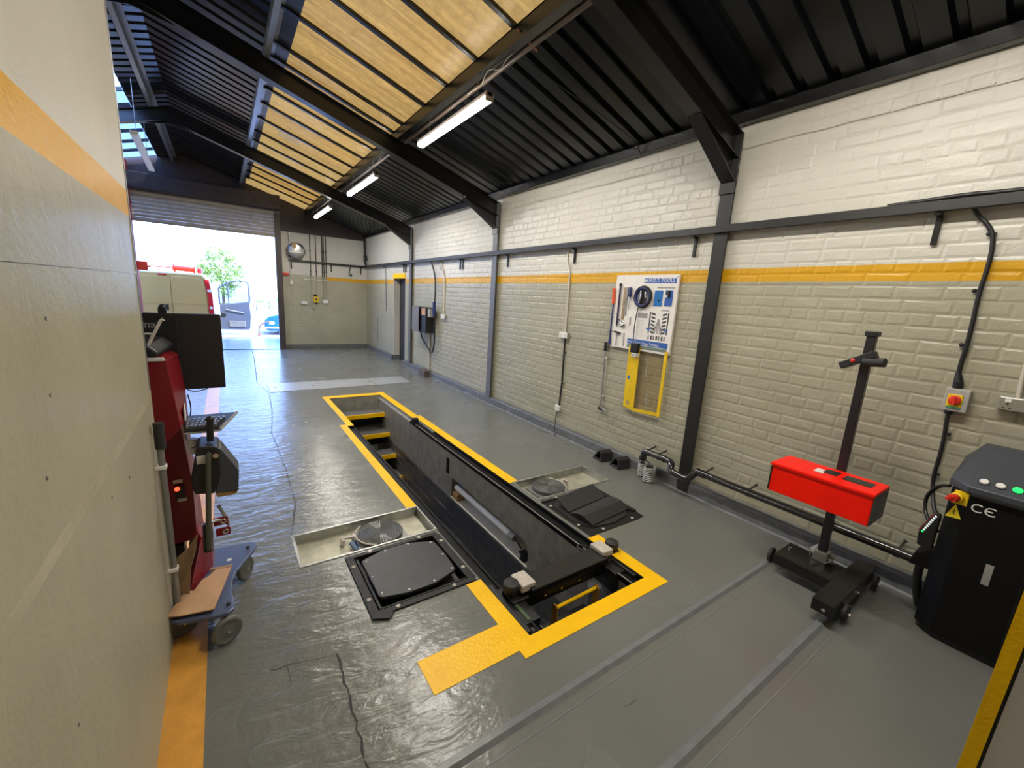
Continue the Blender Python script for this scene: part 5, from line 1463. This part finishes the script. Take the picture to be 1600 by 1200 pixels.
# ================================================================== FAR WALL FITTINGS
YW = Y_FAR - .01
hr = thing('hose_reel', 'round silver hose reel high on the far wall by the shutter', 'hose reel', (1.65, YW, 2.55))
part('drum', MB().lathe((1.645, YW - .02, 2.57), (0, -1, 0), [(.19, 0), (.20, .02), (.20, .16), (.185, .20), (.12, .22), (0, .225)], 28), 'alu', hr)
part('band', MB().box(1.46, 1.80, YW - .25, YW - .20, 2.50, 2.53), 'white', hr, .008)
part('slot', MB().box(1.56, 1.64, YW - .248, YW - .22, 2.60, 2.72), 'wood', hr, .004)
part('rim', MB().lathe((1.72, YW - .04, 2.56), (0, -1, 0), [(.15, 0), (.16, .01), (.15, .02)], 24), 'shade', hr)
part('bracket', MB().box(1.49, 1.53, YW - .04, YW, 2.40, 3.02), 'steel_blk', hr)
for k, (xx, lab) in enumerate(((1.99, 'first'), (2.13, 'second'), (2.285, 'third'), (2.325, 'fourth'), (2.38, 'fifth'))):
    lab = ['thin dark conduit on the far wall, first from the hose reel', 'thin dark conduit on the far wall, second from the hose reel', 'thick dark conduit on the far wall, third from the hose reel', 'dark conduit on the far wall, fourth from the hose reel', 'dark conduit on the far wall, fifth from the hose reel'][k]
    zb = (1.45, 1.48, 1.36, 1.36, 1.36)[k]
    mt = MB().tube([(xx, YW - .02, 3.02), (xx, YW - .02, 1.95)], .011 if k != 2 else .015, 6).box(xx - .018, xx + .018, YW - .03, YW, 2.60, 2.62).box(xx - .018, xx + .018, YW - .03, YW, 2.07, 2.09)
    t = thing('wall_conduit', lab, 'conduit', (xx, YW, zb), 'conduits on the far wall')
    part('pipe', mt, 'steel_col', t)
    part('lower_pipe', MB().tube([(xx, YW - .02, 1.95), (xx - (.02 if k != 2 else 0), YW - .02, zb)], .010, 6), 'wall_f', t)
socket('double_socket', 'white double socket on the far wall below the hose reel', 1.80, 1.235, .15, .08, 'y')
socket('double_socket', 'white double socket on the far wall beside the yellow switch', 2.34, 1.29, .13, .10, 'y')
ys = thing('stop_switch', 'yellow switch box with black knob on the far wall', 'switch', (2.10, YW, 1.33))
part('box', MB().box(2.04, 2.16, YW - .06, YW, 1.26, 1.41), 'tmpl', ys, .006)
part('knob', MB().cyl((2.10, YW - .06, 1.34), (2.10, YW - .085, 1.34), .03, 14), 'dark_print', ys)
part('top_gland', MB().box(2.04, 2.13, YW - .05, YW, 1.42, 1.475).box(2.07, 2.12, YW - .05, YW, 1.235, 1.262), 'black', ys, .004)
part('cable', MB().tube([(2.09, YW - .02, 1.24), (2.09, YW - .02, 1.10), (2.04, YW - .02, 1.06), (1.99, YW - .02, 1.10), (1.98, YW - .02, 1.4)], .008, 6, 1), 'wall_f', ys)
pl = thing('light_pull', 'white pull cord hanging on the far wall below the hose reel', 'cord', (1.51, YW, 1.7))
part('cord', MB().tube([(1.50, YW - .03, 2.27), (1.51, YW - .03, 1.80)], .008, 6), 'white', pl)
part('toggle', MB().cyl((1.51, YW - .03, 1.82), (1.512, YW - .03, 1.70), .016, 10, .035), 'white', pl)
solo('white_strip', MB().box(1.82, 2.42, YW - .012, YW, 1.845, 1.868), 'pale_print', 'pale strip on the far wall where the yellow band starts', 'strip')

# ================================================================== OUTSIDE
gb_ = MB(); gb_.box(-6, 6, Y_FAR + .0, 15.45, -.12, -.02)
tag(part('ground_apron', gb_, 'apron'), kind='structure')
tag(part('ground_yard', MB().box(-40, 40, 15.45, 90, -.22, -.06), 'yard'), kind='structure')
tag(part('ground_kerb', MB().box(-6, 8, 15.38, 15.5, -.1, -.015), mat('kerb line', (.16, .14, .12), .7)), kind='structure')
van = thing('van', 'cream white panel van parked outside the open shutter, rear doors shut', 'van', (-1.1, 16.5, -.06))
VX0, VX1, VY0, VY1 = -1.985, -.215, 14.2, 18.3
vb = MB()
secs = []
def vsec(y, inset, zt_, zb_=.22):
    cxv = (VX0 + VX1) / 2; hw = (VX1 - VX0) / 2 - inset
    return [(cxv - hw, y, zb_), (cxv - hw - .0, y, .9), (cxv - hw + .03, y, 1.3), (cxv - hw + .10, y, zt_ - .12), (cxv - hw + .20, y, zt_), (cxv + hw - .20, y, zt_), (cxv + hw - .10, y, zt_ - .12), (cxv + hw - .03, y, 1.3), (cxv + hw, y, .9), (cxv + hw, y, zb_)]
ss = [vsec(VY0, .02, 1.80), vsec(VY0 + .12, 0, 1.83), vsec(16.6, 0, 1.84), vsec(17.2, 0, 1.80), vsec(18.0, .05, 1.22), vsec(18.7, .10, .95), vsec(18.85, .18, .6)]
n = 10
vs = [v for s_ in ss for v in s_]
fs = [(i * n + k, i * n + (k + 1) % n, (i + 1) * n + (k + 1) % n, (i + 1) * n + k) for i in range(len(ss) - 1) for k in range(n)] + [tuple(range(n)), tuple(range(len(vs) - 1, len(vs) - n - 1, -1))]
vb.add(vs, fs)
part('body', vb, 'van', van, .03, 3)
cxv = (VX0 + VX1) / 2
for s_ in (-1, 1):
    xa, xb = cxv + s_ * .006, cxv + s_ * .74
    pts = [(xa, .42), (xb, .42), (xb, 1.25), (xb - s_ * .03, 1.60), (xb - s_ * .12, 1.70), (xa, 1.72)]
    d = part('rear_door', MB().plate_y(pts, VY0 - .025, VY0 + .03), 'van', van, .012, 2)
    part('swage', MB().bar((xa, VY0 - .022, 1.03), (xb, VY0 - .022, 1.02), .02, .02), 'van', d)
part('door_handle', MB().box(cxv - .19, cxv - .08, VY0 - .045, VY0 - .02, .84, .99), 'black', van, .01)
part('brake_lamp', MB().box(cxv - .24, cxv - .07, VY0 - .03, VY0 + .03, 1.735, 1.775), 'tail', van, .006)
for s_ in (-1, 1):
    xc = cxv + s_ * .81
    part('tail_lamp', MB().prism([(xc - .055 - s_ * .05, VY0 - .03, 1.68), (xc + .055 - s_ * .05, VY0 - .03, 1.68), (xc + .06, VY0 - .03, 1.25), (xc + .065, VY0 - .03, .66), (xc - .045, VY0 - .03, .66), (xc - .045, VY0 - .03, 1.25)],
                                 [(xc - .055 - s_ * .05, VY0 + .12, 1.68), (xc + .055 - s_ * .05, VY0 + .12, 1.68), (xc + .06, VY0 + .12, 1.25), (xc + .065, VY0 + .12, .66), (xc - .045, VY0 + .12, .66), (xc - .045, VY0 + .12, 1.25)]), 'tail', van, .008)
    part('lamp_insert', MB().box(xc - .045, xc + .055, VY0 - .036, VY0 - .02, 1.36, 1.42).ball((xc + .01, VY0 - .03, .93), .035, 6), 'white', van)
part('bumper', MB().box(VX0, VX1, VY0 - .10, VY0 + .1, .18, .44), 'shade', van, .03)
rk = part('roof_rack', MB().box(-1.93, -.95, VY0 + .3, VY0 + .34, 1.93, 1.96), 'red_b', van, .006)
part('rack_tube', MB().cyl((-1.03, VY0 + .34, 1.945), (-.58, VY0 + .34, 1.925), .072, 14), 'red_b', rk)
part('tube_cap', MB().cyl((-1.05, VY0 + .34, 1.957), (-1.02, VY0 + .34, 1.955), .085, 14).cyl((-.60, VY0 + .34, 1.931), (-.57, VY0 + .34, 1.929), .085, 14), 'red_b', rk)
part('beacon', MB().cyl((-.48, VY0 + .4, 1.84), (-.48, VY0 + .4, 1.94), .06, 14, .055).ball((-.48, VY0 + .4, 1.94), .055, 6), 'tail', van)
part('rack_leg', MB().box(-1.9, -1.86, VY0 + .3, VY0 + .34, 1.80, 1.94).box(-.62, -.58, VY0 + .3, VY0 + .34, 1.80, 1.93).box(-1.03, -.99, VY0 + .3, VY0 + .34, 1.80, 1.94), 'red_b', rk)
for yy in (15.0, 17.9):
    for xx in (VX0 + .1, VX1 - .1):
        w_ = part('wheel', MB().lathe((xx - .1, yy, .25), (1, 0, 0), [(0, 0), (.2, 0), (.29, .02), (.31, .05), (.31, .15), (.29, .18), (.2, .2), (0, .2)], 24), 'rubber', van)
        part('hub_cap', MB().cyl((xx - .105, yy, .25), (xx + .105, yy, .25), .16, 16), 'shade', w_)
# open cab door
YD = 16.6
od = part('cab_door', MB().prism([(-.10, YD, .125), (.665, YD, .125), (.71, YD, .17), (.745, YD, .60), (.72, YD, 1.00), (.68, YD, 1.05), (-.10, YD, .93)], [(-.10, YD + .07, .125), (.665, YD + .07, .125), (.71, YD + .07, .17), (.745, YD + .07, .60), (.72, YD + .07, 1.00), (.68, YD + .07, 1.05), (-.10, YD + .07, .93)]), 'van_trim', van, .015)
fr = [(-.10, .93), (-.10, 1.45), (.14, 1.63), (.35, 1.70), (.66, 1.72), (.715, 1.66), (.735, 1.2), (.72, 1.0)]
part('window_frame', MB().tube([(x, YD + .03, z) for x, z in fr], .026, 8), 'van_trim', od)
part('quarter_bar', MB().tube([(.15, YD + .03, .95), (.15, YD + .03, 1.63)], .016, 8), 'van_trim', od)
part('door_glass', MB().prism([(x, YD + .028, z) for x, z in fr], [(x, YD + .033, z) for x, z in fr]), 'van_glass', od)
part('speaker', MB().lathe((-.02, YD - .002, .60), (0, -1, 0), [(.075, 0), (.07, .015), (.05, .01), (0, .012)], 18), 'black', od)
part('door_pull', MB().bar((.05, YD - .02, .78), (.55, YD - .02, .68), .05, .04), 'shade', od, .01)
part('door_pocket', MB().box(.12, .58, YD - .05, YD + .01, .22, .42), 'shade', od, .015)
part('outer_skin', MB().box(-.09, .69, YD + .07, YD + .10, .13, .98), 'van', od, .02)

# car with a blue bonnet half hidden by the door frame
car = thing('blue_car', 'blue car nose with round pale lamp seen past the door frame', 'car', (1.9, 17.4, -.06))
cpts = [(1.12, .32), (1.14, .46), (1.25, .58), (1.58, .66), (2.6, .74), (2.6, .10), (1.25, .08), (1.14, .16)]
part('body', MB().plate_y(cpts, 16.6, 18.1), 'car_blue', car, .05, 3)
part('cabin', MB().prism([(1.95, 16.7, .68), (2.3, 16.8, 1.15), (3.6, 16.8, 1.2), (3.8, 16.7, .7)], [(1.95, 18.0, .68), (2.3, 17.9, 1.15), (3.6, 17.9, 1.2), (3.8, 18.0, .7)]), 'smoke', car, .03)
part('tail_body', MB().box(2.55, 4.2, 16.6, 18.1, .16, .72), 'car_blue', car, .05)
part('head_lamp', MB().ball((1.34, 16.60, .36), .10, 8, (.95, .25, .6)), 'white', car)
part('bumper', MB().box(1.11, 1.9, 16.57, 18.12, .17, .225), 'white', car, .03)
for xx in (1.72, 3.7):
    for yy in (16.62, 17.98):
        w_ = part('wheel', MB().lathe((xx, yy, .14), (0, 1, 0), [(0, 0), (.13, 0), (.19, .01), (.20, .04), (.20, .1), (.19, .12), (0, .12)], 20), 'rubber', car)
        part('hub_cap', MB().cyl((xx, yy - .006, .14), (xx, yy + .126, .14), .11, 14), 'white', w_)
hp = thing('yard_hose', 'loop of dark hose standing in the bright yard beside the blue car', 'hose', (1.1, 16.3, -.06))
part('hose', MB().tube([(1.28, 16.4, .42), (1.15, 16.4, .40), (1.02, 16.4, .33), (.95, 16.4, .22), (.93, 16.4, .10), (.97, 16.4, -.04)], .022, 8, 2), mat('brown hose', (.16, .10, .08), .5), hp)
part('cone_foot', MB().cyl((.96, 16.4, -.058), (.95, 16.4, .10), .07, 12, .02), mat('brown foot', (.25, .13, .10), .5), hp)

# tree and hedge in the sun
tree = thing('tree', 'leafy green tree in bright sun above the van roof', 'tree', (.2, 28, -.06))
part('trunk', MB().tube([(.0, 28, -.1), (.05, 28, 1.2), (-.05, 28, 2.4)], .07, 10, 1).tube([(0, 28, 1.6), (.7, 27.8, 2.7)], .03, 8).tube([(0, 28, 1.6), (-.6, 28.2, 2.8)], .03, 8), 'bark', tree)
rnd = random.Random(21)
mb = MB()
blobs = [(0, 28, 2.75, .62), (-.55, 28.1, 2.5, .5), (.55, 27.9, 2.5, .55), (-.25, 28, 3.15, .45), (.9, 28, 2.25, .38), (-.8, 28, 2.2, .38), (.35, 28, 3.0, .4), (.2, 27.7, 2.2, .5), (.1, 27.9, 1.75, .5), (-.4, 28, 1.9, .4), (.5, 27.9, 1.7, .45), (.2, 27.8, 1.25, .4)]
for bx_, by_, bz_, br in blobs:
    for k in range(330):
        d = Vector((rnd.gauss(0, 1), rnd.gauss(0, 1), rnd.gauss(0, 1))).normalized() * br * rnd.uniform(.55, 1.05)
        c = Vector((bx_, by_, bz_)) + d
        a = Vector((rnd.gauss(0, 1), rnd.gauss(0, 1), rnd.gauss(0, 1))).normalized()
        b = a.orthogonal().normalized()
        s_ = rnd.uniform(.04, .075)
        mb.add([c - a * s_, c + b * s_ * .55, c + a * s_, c - b * s_ * .55], [(0, 1, 2, 3)])
fl = part('foliage', mb, 'leaf', tree); fl['kind'] = 'stuff'
mb = MB()
for k in range(420):
    c = Vector((rnd.uniform(1.4, 4.2), 30 + rnd.uniform(-.3, .3), rnd.uniform(.2, .95)))
    a = Vector((rnd.gauss(0, 1), rnd.gauss(0, 1), rnd.gauss(0, 1))).normalized(); b = a.orthogonal().normalized()
    s_ = rnd.uniform(.05, .09)
    mb.add([c - a * s_, c + b * s_ * .6, c + a * s_, c - b * s_ * .6], [(0, 1, 2, 3)])
hd = thing('hedge', 'low sunlit hedge beyond the yard seen past the van door', 'hedge', (2, 30, -.06))
h_ = part('foliage', mb, 'leaf', hd); h_['kind'] = 'stuff'
part('stems', MB().tube([(1.6, 30, -.07), (1.7, 30, .5)], .02, 6).tube([(2.4, 30, -.07), (2.3, 30, .6)], .02, 6).tube([(3.4, 30, -.07), (3.5, 30, .5)], .02, 6), 'bark', hd)
